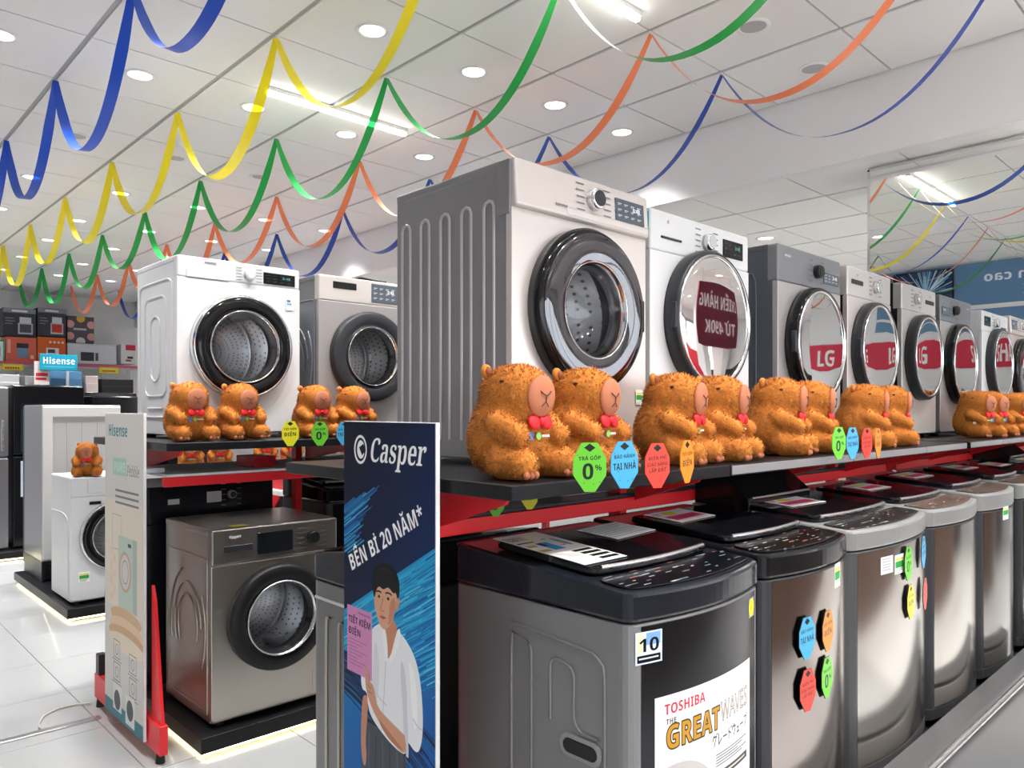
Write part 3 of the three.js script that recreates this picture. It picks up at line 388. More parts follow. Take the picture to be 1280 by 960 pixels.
// ---------------------------------------------------------------- shelving, stages and plinths
function shelving(where, x0, x1, zf, zb, y, cuts, zPost, yLow, yBase, spots, zBeam, board) {
  const t = thing('display_rack', 'red metal rack frame ' + where, 'rack', [0, yBase, 0]);
  const posts = cuts.map((c, i) => c + (i === 0 ? 0.1 : i === cuts.length - 1 ? -0.05 : 0));
  for (const c of posts) obj('upright', rbox(0.035, y - 0.036 - yBase, 0.05, 0.003, c, (y - 0.036 - yBase) / 2, zPost), M.red, t);
  obj('cross_beam', rbox(x1 - x0 - 0.08, 0.04, 0.03, 0.003, mid(x0, x1), yLow - 0.02 - yBase, zBeam), M.red, t);
  obj('lower_board', rbox(x1 - x0 - 0.1, 0.012, zBeam - zPost + 0.15, 0.003, mid(x0, x1), yLow + 0.006 - yBase, mid(zBeam + 0.01, zPost - 0.14)), board, t);
  for (let i = 0; i < cuts.length - 1; i++) {                     // each board lifts off with its brackets
    const a = cuts[i], b = cuts[i + 1], s = thing('display_shelf', 'black shelf board on red brackets ' + spots[i], 'shelf', [mid(a, b), y - 0.034, mid(zf, zb)]);
    const bd = obj('shelf_board', rbox(b - a - 0.004, 0.034, zf - zb, 0.004, 0, 0.017, 0), M.shelf, s);
    if (i) obj('edge_strip', rbox(b - a - 0.006, 0.026, 0.004, 0.0015, 0, 0.017, (zf - zb) / 2 + 0.002), M.alu, bd);
    const sh = new THREE.Shape([new THREE.Vector2(0, 0), new THREE.Vector2(zf - zPost - 0.16, 0), new THREE.Vector2(zf - zPost - 0.18, -0.025), new THREE.Vector2(0, -0.1)]);
    for (const c of [posts[i] + (i ? 0.026 : 0), ...(i === cuts.length - 2 ? [posts[i + 1]] : [])]) obj('bracket', new THREE.ExtrudeGeometry(sh, { depth: 0.012, bevelEnabled: false }).rotateY(-Math.PI / 2).translate(c + 0.006 - mid(a, b), -0.001, zPost + 0.056 - mid(zf, zb)), M.red, s);
  }
}
shelving('behind the row of top loaders', 1.1, 4.2, -1.15, -2.15, SA, [1.1, 1.98, 2.84, 3.62, 4.2], -1.565, 1.165, YS + 0.001, ['under the ribbed grey washer', 'with grey edge under the white mirror-door washer', 'with grey edge under the dark blue-grey washer', 'with grey edge ending at the mirrored pillar'], -1.527, M.charcoal);
shelving('behind the bronze washer', 1.1, 4.0, -3.15, -4.15, SB, [1.1, 2.0, 2.9, 4.0], -3.775, 1.165, 0.092, ['under the embossed white washer', 'with grey edge under the second-shelf silver washer', 'with grey edge at the empty end'], -3.3, M.whitePlain);
{ // the low stage of the top loaders
  const t = thing('display_stage', 'low black stage carrying the row of top loaders', 'stage', [0, 0, 0]);
  obj('platform', rbox(3.08, YS - 0.002, 1.32, 0.01, 2.66, YS / 2, -1.52), M.blackMatt, t);
  const s = new THREE.Shape(); s.moveTo(0.0, 0.0); s.lineTo(0, 0.40); s.lineTo(0.075, 0.405); s.quadraticCurveTo(0.112, 0.405, 0.118, 0.37); s.lineTo(0.18, 0.0); s.closePath();
  const f = thing('stage_rail', 'long grey rail with rounded steel edge before the top loaders', 'rail', [0, 0, 0]);
  obj('inner_upstand', box(3.08, 0.1, 0.004, 2.66, 0.331, -0.8555), M.whitePlain, f);
  obj('front_rail', new THREE.ExtrudeGeometry(s, { depth: 3.08, bevelEnabled: false, curveSegments: 10 }).rotateY(-Math.PI / 2).translate(4.2, 0, -0.853), std(C(0.10, 0.10, 0.104), 0.34, 0.4), f);
  obj('edge_moulding', tube([[1.12, 0.401, -0.752], [2.6, 0.401, -0.752], [4.2, 0.401, -0.752]], 0.012, 20, 10), M.steel, f);
}
function plinth(label, x0, x1, zf, zb) {
  const w = x1 - x0, d = zf - zb, t = thing('lit_plinth', label, 'plinth', [mid(x0, x1), 0, mid(zf, zb)]);
  obj('base', box(w - 0.08, 0.024, d - 0.08, 0, 0.012, 0), M.blackMatt, t);
  obj('deck', rbox(w, 0.066, d, 0.004, 0, 0.058, 0), M.shelf, t);
  for (const [lw, ld, x, z, ry] of [[w - 0.05, 0.01, 0, d / 2 - 0.022, 0], [0.01, d - 0.05, -w / 2 + 0.022, 0, -Math.PI / 2]]) {
    obj('led_strip', box(lw, 0.01, ld, x, 0.016, z), M.glowLed, t);
    const l = new THREE.RectAreaLight(C(1, 0.86, 0.5), LED, Math.max(lw, ld), 0.012); l.position.set(x + (ry ? -0.012 : 0), 0.017, z + (ry ? 0 : 0.012)); l.name = 'led_glow';
    const dir = ry ? new THREE.Vector3(-1, -0.25, 0) : new THREE.Vector3(0, -0.25, 1); l.quaternion.setFromUnitVectors(new THREE.Vector3(0, 0, -1), dir.normalize()); t.add(l);
  }
}
plinth('black floor plinth with warm light strip under the bronze washer', 1.236, 4.0, -3.14, -4.35);
plinth('black floor plinth with warm light strip under the low white washers', 1.38, 4.3, -5.8, -7.47);
plinth('black floor plinth with warm light strip under the tall dark fridges', 0.9, 4.2, -8.55, -9.5);

// ---------------------------------------------------------------- advertising boards on the rack ends (print faces -x)
{ const W = 0.395, Hh = 1.39, xb = 1.078, t = thing('advertising_board', 'dark blue advertising board with a man in white shirt', 'sign board', [xb, 0.03, -1.37 - W / 2]);
  obj('board', rbox(0.012, Hh, W, 0.002, 0, Hh / 2, 0), M.whitePlain, t);
  for (const z of [-0.14, 0.14]) obj('stand_foot', rbox(0.05, 0.03, 0.05, 0.004, 0, -0.015, z), M.blackMatt, t);
  const k = 1300, tex = canvasTex(Math.round(W * k), Math.round(Hh * k), (g, w, h) => {
    g.save(); g.scale(w / 395, h / 1390);
    const poly = (c, p, close = true) => { g.fillStyle = c; g.beginPath(); p.forEach((q, i) => i ? g.lineTo(...q) : g.moveTo(...q)); g.fill(); };
    const night = g.createLinearGradient(0, 0, 395, 200); night.addColorStop(0, '#0d1024'); night.addColorStop(0.5, '#0b1838'); night.addColorStop(1, '#0a2654'); g.fillStyle = night; g.fillRect(0, 0, 395, 1390);
    const sea = g.createLinearGradient(0, 480, 300, 900); sea.addColorStop(0, '#1f9ccc'); sea.addColorStop(0.45, '#1470b4'); sea.addColorStop(1, '#0d52a0'); poly('#14588f', [[0, 500], [395, 285], [395, 1390], [0, 1390]]); g.fillStyle = sea; g.beginPath(); g.moveTo(0, 500); g.lineTo(395, 285); g.lineTo(395, 1390); g.lineTo(0, 1390); g.fill();
    const s0 = seed; seed = 99;
    for (let i = 0; i < 420; i++) { const x = rr(-80, 390), y = rr(300, 640), l = rr(60, 300); if (y + x * 0.545 < 512) continue; g.strokeStyle = ['#33b6e0', '#1c90cc', '#5cc8e4', '#1673b4', '#0f5a9c', '#1f98cc', '#23a4d4'][i % 7]; g.lineWidth = rr(0.8, 5); g.beginPath(); g.moveTo(x, y); g.quadraticCurveTo(x + l * 0.5, y - l * 0.3, x + l, y - l * rr(0.5, 0.58)); g.stroke(); }
    for (let i = 0; i < 120; i++) { const x = rr(-60, 60), y = rr(610, 700), l = rr(180, 420); g.strokeStyle = ['#0c2c58', '#0a2044', '#123f74', '#1b6a9c', '#0b1c3c'][i % 5]; g.lineWidth = rr(1, 7); g.beginPath(); g.moveTo(x - 60, y); g.quadraticCurveTo(x + l * 0.4, y + 10, x + l, y + l * rr(0.32, 0.44)); g.stroke(); }
    for (let i = 0; i < 90; i++) { const x = rr(-40, 20), y = rr(235, 350), l = rr(50, 150) * (1 - (y - 235) / 260); g.strokeStyle = ['#2b9ccd', '#1f6fb0', '#3fb0d8', '#173f86', '#1a5aa4'][i % 5]; g.lineWidth = rr(0.8, 5); g.beginPath(); g.moveTo(x, y); g.lineTo(x + l, y - l * 0.55); g.stroke(); }
    seed = s0;
    g.strokeStyle = '#fff'; g.lineWidth = 7; g.beginPath(); g.ellipse(80, 71, 27, 34, 0, 0, 7); g.stroke(); g.fillStyle = '#fff'; g.beginPath(); g.ellipse(82, 71, 18, 24, 0, 0.5, 5.8); g.fill(); poly('#0d1024', [[74, 66], [94, 56], [106, 72], [88, 86]]); g.lineWidth = 3; g.strokeStyle = '#0d1024'; g.beginPath(); g.ellipse(82, 71, 21, 28, 0, 0, 7); g.stroke();
    g.save(); g.translate(120, 100); g.transform(1, 0, -0.2, 1, 0, 0); fit(g, 'Casper', 0, 0, 236, 'bold 84px serif', '#fff', 'left'); g.restore();
    g.save(); g.translate(36, 392); g.rotate(-0.475); fit(g, 'BỀN BỈ 20 NĂM*', 0, 0, 362, 'bold 58px sans-serif', '#fff', 'left'); g.restore();
    // printed figure
    const blob = (c, ...p) => { const q = []; for (let i = 0; i < p.length; i += 2) q.push([p[i], p[i + 1]]); const m = (a, b) => [(a[0] + b[0]) / 2, (a[1] + b[1]) / 2], n = q.length; g.fillStyle = c; g.beginPath(); g.moveTo(...m(q[n - 1], q[0])); for (let i = 0; i < n; i++) g.quadraticCurveTo(...q[i], ...m(q[i], q[(i + 1) % n])); g.closePath(); g.fill(); };
    const ink = (c, w, ...p) => { g.strokeStyle = c; g.lineWidth = w; g.beginPath(); g.moveTo(p[0], p[1]); for (let i = 2; i < p.length; i += 4) g.quadraticCurveTo(p[i], p[i + 1], p[i + 2], p[i + 3]); g.stroke(); };
    poly('#4c525b', [[112, 752], [180, 764], [280, 800], [296, 900], [310, 1390], [60, 1390], [78, 960], [96, 820]]);
    for (let i = 0; i < 6; i++) ink(i % 2 ? '#3a4049' : '#5d646e', 5, 122 + i * 30, 790, 112 + i * 36, 1000, 96 + i * 42, 1390);
    g.fillStyle = '#2b3038'; g.fillRect(112, 756, 180, 10);
    blob('#c88e72', 96, 700, 118, 700, 112, 760, 104, 820, 110, 850, 104, 884, 92, 880, 82, 840, 84, 770, 88, 720);                 // far arm and hand
    blob('#eef0f2', 118, 540, 150, 510, 190, 498, 240, 500, 290, 524, 330, 570, 346, 640, 350, 720, 336, 772, 316, 778, 288, 760, 276, 772, 284, 800, 220, 792, 130, 752, 114, 720, 112, 690, 84, 690, 82, 640, 96, 590);
    blob('#d4d9df', 262, 560, 284, 620, 286, 700, 292, 764, 284, 800, 272, 770, 270, 690, 258, 620); blob('#dfe3e8', 150, 540, 170, 600, 160, 700, 140, 750, 132, 700, 140, 600); blob('#fafbfc', 290, 560, 320, 600, 330, 690, 318, 740, 304, 680, 298, 610);
    ink('#c9cfd6', 3, 196, 590, 190, 680, 176, 770); ink('#c9cfd6', 3, 116, 650, 150, 690, 200, 700); ink('#c9cfd6', 3, 310, 700, 330, 720, 346, 716);
    blob('#c68a6e', 190, 488, 236, 478, 250, 520, 226, 556, 204, 590, 192, 560, 186, 520); blob('#f6f7f8', 176, 512, 194, 506, 206, 560, 202, 600, 190, 570); blob('#f6f7f8', 248, 494, 262, 506, 244, 560, 206, 600, 222, 560); // neck and collar
    blob('#d9a587', 146, 412, 142, 446, 150, 476, 168, 506, 186, 516, 204, 510, 226, 486, 240, 450, 244, 410, 220, 388, 168, 388);     // face
    blob('#c48a6c', 214, 440, 236, 424, 238, 456, 222, 486, 204, 506, 210, 474); blob('#cf977b', 240, 430, 254, 420, 254, 444, 242, 462, 236, 452);
    blob('#15141a', 138, 430, 132, 392, 146, 362, 182, 346, 226, 350, 252, 376, 256, 410, 248, 432, 238, 412, 230, 420, 206, 404, 184, 418, 166, 408, 152, 424, 146, 446); ink('#2b2932', 3, 160, 372, 190, 356, 226, 372);
    ink('#241a16', 4, 154, 426, 164, 420, 176, 425); ink('#241a16', 4, 194, 424, 206, 417, 222, 424); g.fillStyle = '#20181a'; g.beginPath(); g.ellipse(166, 436, 5, 3.4, 0, 0, 7); g.ellipse(206, 435, 5.5, 3.6, 0, 0, 7); g.fill(); ink('#b67d62', 3, 184, 436, 178, 456, 172, 466, 178, 472, 188, 469); blob('#b6605a', 168, 485, 182, 480, 196, 484, 184, 492); ink('#8f4a46', 2, 168, 485, 182, 487, 197, 485);
    g.save(); g.translate(16, 482); g.transform(1, 0.03, 0, 1, 0, 0); g.fillStyle = '#d48fbe'; g.fillRect(0, 0, 118, 172); g.fillStyle = '#b071a4'; g.fillRect(52, 10, 58, 5); fit(g, 'TIẾT KIỆM', 6, 44, 106, 'bold 24px sans-serif', '#2a2230', 'left'); fit(g, 'ĐIỆN', 6, 74, 60, 'bold 25px sans-serif', '#2a2230', 'left'); g.fillStyle = '#a8699c'; for (let i = 0; i < 8; i++) g.fillRect(8, 86 + i * 9, 86 - (i % 3) * 22, 2); g.restore();
    blob('#d29c80', 106, 622, 110, 612, 116, 632, 122, 660, 140, 664, 150, 690, 160, 716, 200, 730, 250, 744, 284, 752, 292, 776, 270, 800, 220, 782, 176, 758, 138, 730, 114, 700, 102, 672, 104, 640);   // pointing hand and forearm
    blob('#b97c60', 160, 740, 210, 762, 262, 784, 274, 792, 220, 786, 176, 762); ink('#a86f58', 2.5, 112, 668, 120, 676, 130, 676); ink('#a86f58', 2.5, 114, 684, 124, 690, 134, 688); ink('#a86f58', 2.5, 118, 640, 122, 652, 124, 662);
    ink('#d6dbe1', 10, 276, 742, 290, 764, 286, 800);
    g.restore();
  });
  obj('print', new THREE.PlaneGeometry(W - 0.004, Hh - 0.004).rotateY(-Math.PI / 2), printMat(tex, 0.6), t, [-0.0072, Hh / 2, 0]);
}
{ const W = 0.525, Hh = 1.372, xb = 1.083, t = thing('advertising_board', 'pale grey advertising board showing a mint washer on a podium', 'sign board', [xb, 0.062, -3.345 - W / 2]);
  obj('board', rbox(0.012, Hh, W, 0.002, 0, Hh / 2, 0), M.whitePlain, t);
  const tex = canvasTex(480, 1414, (g, w, h) => {
    g.fillStyle = '#d9d6d0'; g.fillRect(0, 0, w, h); g.fillStyle = '#e6dccb'; g.fillRect(0, 400, w, 500);
    fit(g, 'Hisense', 46, 105, 250, 'bold 76px sans-serif', '#1a7a8a', 'left');
    g.fillStyle = '#a9d2c2'; g.fillRect(110, 205, 170, 80); fit(g, 'PURE', 195, 268, 150, 'bold 60px sans-serif', '#cfe6dc'); fit(g, 'Pebble', 285, 280, 150, 'italic 66px serif', '#77797c', 'left');
    g.fillStyle = '#77797c'; for (let i = 0; i < 3; i++) { g.fillRect(140, 350 + i * 28, 290, 10); }
    g.strokeStyle = '#c9c2b4'; g.lineWidth = 6; g.strokeRect(100, 470, 120, 160); g.strokeStyle = '#d8b9a0'; g.fillStyle = '#e9cfae'; for (let i = 0; i < 7; i++) { g.beginPath(); g.ellipse(90 + (i % 2) * 40, 640 + i * 36, 30, 16, i, 0, 7); g.fill(); }
    g.fillStyle = '#bfd0c2'; g.fillRect(180, 560, 230, 330); g.fillStyle = '#aebfb2'; g.fillRect(360, 560, 50, 330); g.fillStyle = '#3a3f42'; g.fillRect(300, 585, 40, 16); g.fillStyle = '#c9a58a'; g.beginPath(); g.ellipse(265, 720, 74, 92, 0, 0, 7); g.fill(); g.fillStyle = '#d9d2cc'; g.beginPath(); g.ellipse(265, 720, 60, 78, 0, 0, 7); g.fill(); g.strokeStyle = '#8e857e'; g.lineWidth = 5; g.beginPath(); g.ellipse(265, 720, 40, 52, 0, 0, 7); g.stroke();
    for (const [y, rx, c] of [[930, 190, '#d8b184'], [975, 200, '#e6c9a4'], [1015, 215, '#d2a878'], [1050, 220, '#ecdcc4']]) { g.fillStyle = c; g.beginPath(); g.ellipse(270, y, rx, 42, 0, 0, 7); g.fill(); }
    g.strokeStyle = '#5e6266'; g.lineWidth = 4; for (const [x, y] of [[120, 1085], [320, 1105], [120, 1190], [320, 1210]]) { g.strokeRect(x, y - 30, 80, 80); g.beginPath(); g.ellipse(x + 40, y + 12, 18, 24, 0, 0, 7); g.stroke(); g.fillStyle = '#8a8d90'; g.fillRect(x - 20, y + 60, 120, 5); }
    g.fillStyle = '#2f7f8c'; g.fillRect(0, 1350, w, 64); g.fillStyle = '#e6e6e3'; g.fillRect(110, 1260, 110, 120); g.fillRect(270, 1270, 110, 130); g.fillStyle = '#4b5054'; for (const x of [165, 325]) { g.beginPath(); g.ellipse(x, 1330, 40, 46, 0, 0, 7); g.fill(); }
  });
  obj('print', new THREE.PlaneGeometry(W - 0.004, Hh - 0.004).rotateY(-Math.PI / 2), printMat(tex, 0.4), t, [-0.0072, Hh / 2, 0]);
  const e = thing('end_frame', 'red metal foot frame holding the pale grey board', 'frame', [1.112, 0, -3.66]);
  obj('bottom_beam', rbox(0.034, 0.12, 0.9, 0.004, 0, 0.1, 0), M.red, e); for (const z of [-0.41, 0.41]) obj('foot', cyl(0.016, 0.02, 0.042, 12, 0, 0.021, z), M.blackMatt, e);
  obj('gusset', new THREE.ExtrudeGeometry(new THREE.Shape([[0, 0], [0.12, 0], [0.1, 0.1], [0.03, 0.5], [0, 0.56]].map(p => new THREE.Vector2(...p))), { depth: 0.012, bevelEnabled: false }).rotateY(-Math.PI / 2).translate(0.006, 0.155, 0.325), M.red, e);
  obj('post_cap', rbox(0.036, 0.1, 0.05, 0.004, 0, 0.21, -0.4), M.charcoal, e);
}
tag(obj('floor_track', [rbox(2.1, 0.008, 0.04, 0.003, 0.02, 0.004, -3.92)], M.steel), 'flat steel cable cover strip lying on the tiled floor', 'cable cover');
tag(obj('cable', tube([[1.08, 0.01, -4.12], [1.02, 0.006, -4.16], [0.95, 0.006, -4.16], [0.88, 0.006, -4.11], [0.84, 0.006, -4.02], [0.83, 0.006, -3.96]], 0.005, 40), std(C(0.6, 0.6, 0.55), 0.5)), 'thin pale cable curling on the floor beside the board', 'cable');

// ---------------------------------------------------------------- capybara plush toys
const plushProto = (() => {
  const N = 66, S = 0.16, mc = new MarchingCubes(N, new THREE.MeshBasicMaterial(), false, false, 60000), half = N / 2;
  const cy = 0.125, E = (p, c, r) => { const x = (p[0] - c[0]) / r[0], y = (p[1] - c[1]) / r[1], z = (p[2] - c[2]) / r[2], k = Math.hypot(x, y, z); const k1 = Math.hypot(x / r[0], y / r[1], z / r[2]); return k1 > 0 ? k * (k - 1) / k1 : -Math.min(...r); };
  const Cap = (p, a, b, ra, rb) => { const d = [0, 1, 2].map(i => b[i] - a[i]), q = [0, 1, 2].map(i => p[i] - a[i]), l = d[0] * d[0] + d[1] * d[1] + d[2] * d[2], t = Math.max(0, Math.min(1, (q[0] * d[0] + q[1] * d[1] + q[2] * d[2]) / l)); return Math.hypot(q[0] - d[0] * t, q[1] - d[1] * t, q[2] - d[2] * t) - (ra + (rb - ra) * t); };
  const sm = (a, b, k) => { const h = Math.max(k - Math.abs(a - b), 0) / k; return Math.min(a, b) - h * h * k / 4; };
  for (let k = 0; k < N; k++) for (let j = 0; j < N; j++) for (let i = 0; i < N; i++) {
    const p = [Math.abs((i - half) / half * S), (j - half) / half * S + cy, (k - half) / half * S];
    let f = sm(E(p, [0, 0.08, -0.012], [0.093, 0.082, 0.088]), E(p, [0, 0.135, -0.005], [0.074, 0.07, 0.07]), 0.05);
    let hd = sm(E(p, [0, 0.192, -0.002], [0.072, 0.058, 0.07]), E(p, [0, 0.184, 0.04], [0.06, 0.06, 0.056]), 0.03);
    f = sm(f, hd, 0.02);
    f = sm(f, Cap(p, [0.074, 0.122, 0.03], [0.062, 0.098, 0.084], 0.027, 0.021), 0.014);
    f = sm(f, Cap(p, [0.058, 0.044, 0.04], [0.062, 0.037, 0.092], 0.043, 0.032), 0.018);
    f = Math.max(f, 0.003 - p[1]);
    mc.field[i + j * N + k * N * N] = -f;
  }
  mc.isolation = 0; mc.update();
  const n = mc.count, pos = mc.positionArray.slice(0, n * 3), nor = mc.normalArray.slice(0, n * 3);
  for (let i = 0; i < n; i++) { pos[3 * i] *= S; pos[3 * i + 1] = pos[3 * i + 1] * S + cy; pos[3 * i + 2] *= S; }
  const body = new THREE.BufferGeometry(); body.setAttribute('position', new THREE.BufferAttribute(pos, 3)); body.setAttribute('normal', new THREE.BufferAttribute(nor, 3));
  // short pile: thin tapered hairs on the surface
  const P = [], Nn = [], Cc = [], A = new THREE.Vector3(), B = new THREE.Vector3(), D = new THREE.Vector3(), q = new THREE.Vector3(), nn = new THREE.Vector3(), dir = new THREE.Vector3(), sd = new THREE.Vector3();
  const areas = []; let tot = 0;
  for (let f = 0; f < n; f += 3) { A.fromArray(pos, 3 * f); B.fromArray(pos, 3 * f + 3); D.fromArray(pos, 3 * f + 6); tot += B.clone().sub(A).cross(D.clone().sub(A)).length() / 2; areas.push(tot); }
  const r0 = seed; seed = 4711;
  for (let s = 0; s < 22000; s++) {
    let lo = 0, hi = areas.length - 1; const v = rnd() * tot; while (lo < hi) { const m = (lo + hi) >> 1; if (areas[m] < v) lo = m + 1; else hi = m; }
    const f = lo * 3; A.fromArray(pos, 3 * f); B.fromArray(pos, 3 * f + 3); D.fromArray(pos, 3 * f + 6); let a = rnd(), b = rnd(); if (a + b > 1) { a = 1 - a; b = 1 - b; }
    q.copy(A).addScaledVector(B.sub(A), a).addScaledVector(D.sub(A), b); nn.fromArray(nor, 3 * f).normalize();
    if (q.y < 0.016 || (q.z > 0.085 && q.y > 0.14)) continue;
    const cl = Math.sin(q.x * 260 + Math.sin(q.y * 190) * 2) * Math.sin(q.y * 230 + q.z * 210);        // tufts lie together
    dir.copy(nn).multiplyScalar(0.6).add(sd.set(rr(-0.45, 0.45) + cl * 0.35, rr(-0.8, 0.0), rr(-0.45, 0.45) + cl * 0.25)).normalize();
    const L = rr(0.006, 0.011), wd = 0.0011; sd.crossVectors(dir, nn).normalize().multiplyScalar(wd);
    P.push(q.x - sd.x, q.y - sd.y, q.z - sd.z, q.x + sd.x, q.y + sd.y, q.z + sd.z, q.x + dir.x * L, q.y + dir.y * L, q.z + dir.z * L);
    const k = rr(0.6, 1.3) * (0.92 + 0.16 * cl); for (let c = 0; c < 3; c++) { Nn.push(nn.x, nn.y, nn.z); Cc.push(0.80 * k, 0.29 * k, 0.048 * k); }
  }
  seed = r0;
  const fur = new THREE.BufferGeometry(); fur.setAttribute('position', new THREE.Float32BufferAttribute(P, 3)); fur.setAttribute('normal', new THREE.Float32BufferAttribute(Nn, 3)); fur.setAttribute('color', new THREE.Float32BufferAttribute(Cc, 3));
  const furMat = phys(0xffffff, 0.9, 0, { vertexColors: true, sheen: 0.4, sheenColor: C(1, 0.6, 0.3), sheenRoughness: 0.5 }), skin = std(C(0.68, 0.235, 0.04), 0.95), nose = std(C(0.50, 0.17, 0.085), 0.8), ear = std(C(0.34, 0.1, 0.045), 0.9), dark = std(C(0.03, 0.015, 0.01), 0.4), pad = std(C(0.42, 0.13, 0.06), 0.85);
  const g = new THREE.Group();
  const bd = obj('body', body, skin, g); const fu = obj('fur', fur, furMat, bd); fu.userData.kind = 'stuff';
  const sn = obj('snout', ball(0.041, 0.045, 0.014, 0, 0, 0, 22), nose, g, [0, 0.182, 0.089], [0.06, 0, 0]);
  obj('mouth_stitching', [tube([[-0.016, 0.011, 0.0137], [-0.008, 0.005, 0.0155], [0, 0.001, 0.016]], 0.0012, 8, 5), tube([[0.016, 0.011, 0.0137], [0.008, 0.005, 0.0155], [0, 0.001, 0.016]], 0.0012, 8, 5), tube([[0, 0.001, 0.016], [0, -0.012, 0.0155]], 0.001, 4, 5), tube([[-0.011, -0.022, 0.0125], [0, -0.0125, 0.0155], [0.011, -0.022, 0.0125]], 0.001, 8, 5)], dark, sn);
  for (const s of [-1, 1]) {
    const e = obj('ear', ball(0.014, 0.017, 0.011, 0, 0, 0, 12), skin, g, [s * 0.056, 0.237, -0.026], [0, 0, -s * 0.4]); obj('inner_ear', ball(0.009, 0.011, 0.006, 0, 0, 0.008, 10), ear, e);
    obj('eye', ball(0.0035, 0.0032, 0.006, s * 0.066, 0.214, 0.034, 10), dark, g);
    obj('foot_pad', [0, 1, 2].map(i => ball(0.0085, 0.009, 0.008, s * 0.062 + (i - 1) * 0.014, 0.016, 0.119, 8)), pad, g);
  }
  const redM = std(C(0.78, 0.01, 0.02), 0.6);
  const bow = obj('bow', [ball(0.018, 0.017, 0.008, -0.018, 0, 0, 12), ball(0.018, 0.017, 0.008, 0.018, 0, 0, 12), ball(0.009, 0.01, 0.009, 0, 0, 0.004, 10)], redM, g, [0, 0.126, 0.086], [-0.25, 0, 0]);
  const lg = obj('chest_emblem', [rbox(0.013, 0.017, 0.002, 0.001, -0.026, 0, -0.003)], std(C(0.04, 0.2, 0.6), 0.6), g, [0, 0.096, 0.0865], [0.0, 0, 0]);
  obj('emblem_piece', disc(0.008, 0.002, -0.006, 0, 0), std(C(0.25, 0.55, 0.12), 0.6), lg); obj('emblem_lettering', [0, 1, 2, 3].map(i => box(0.004, 0.005, 0.002, 0.007 + i * 0.006, 0, 0)), M.whitePlain, lg);
  obj('care_tag', box(0.022, 0.012, 0.001), M.whitePlain, g, [0.084, 0.084, 0.062], [0, 0.6, -0.3]);
  return g;
})();
let plushCount = 0;
function plush(x, y, z, turn, label, group, s = 1.03) {
  const o = plushProto.clone(); o.name = numbered('capybara_plush'); o.position.set(x, y - 0.002, z); o.rotation.y = turn; o.scale.setScalar(s); scene.add(o); tag(o, 'brown plush capybara with red bow ' + label, 'plush toy', group); return o;
}
for (const [u, z, turn, label, s] of [[641, -1.3, 0.0, 'sitting at the very end of the black shelf', 1.06], [724, -1.3, 0.12, 'with a green tag before its feet', 1.06], [838, -1.3, 0.18, 'behind the red tag by the mirror-door white washer', 1.06], [893, -1.3, 0.22, 'beside the orange tag by the mirror-door white washer', 1.06], [968, -1.3, 0.28, 'before the blue-grey washer, nearer the white one', 1.08], [1006, -1.3, 0.32, 'before the blue-grey washer, nearer the pillar', 1.06], [1076, -1.3, 0.35, 'before the narrow silver washer, farther from the pillar', 1.06], [1106, -1.3, 0.35, 'before the narrow silver washer, next to the mirrored pillar', 1.06]]) plush(xAt(u, z), SA, z, turn, label, 'plush capybaras on the near shelf', s);
for (const [u, turn, label] of [[236, 0.0, 'at the shelf end below the embossed white washer'], [299, 0.05, 'under the door of the embossed white washer'], [392, -0.05, 'by the green tag before the second-shelf silver washer'], [440, 0.1, 'by the blue tag before the second-shelf silver washer']]) plush(xAt(u, -3.32), SB, -3.32, turn, label, 'plush capybaras on the second shelf', 1.0);
for (const [x, z, label] of [[xAt(110, -6.0), -6.02, 'alone on the low white washer'], [xAt(240, -6.0), -6.02, 'on the second low washer, nearer the grey board'], [xAt(276, -6.0), -6.02, 'on the second low washer, nearer the red one']]) plush(x, 0.977, z, -0.3, label, 'plush capybaras on the low washers', 0.95);
for (const [u, label] of [[333, 'on the red washer, closer to the white washers'], [366, 'on the red washer, closer to the black washer'], [408, 'on the black low washer, closer to the red one'], [440, 'on the black low washer, farther from the red one']]) plush(xAt(u, -6.0), 0.992, -6.02, -0.3, label, 'plush capybaras on the low washers', 0.95);

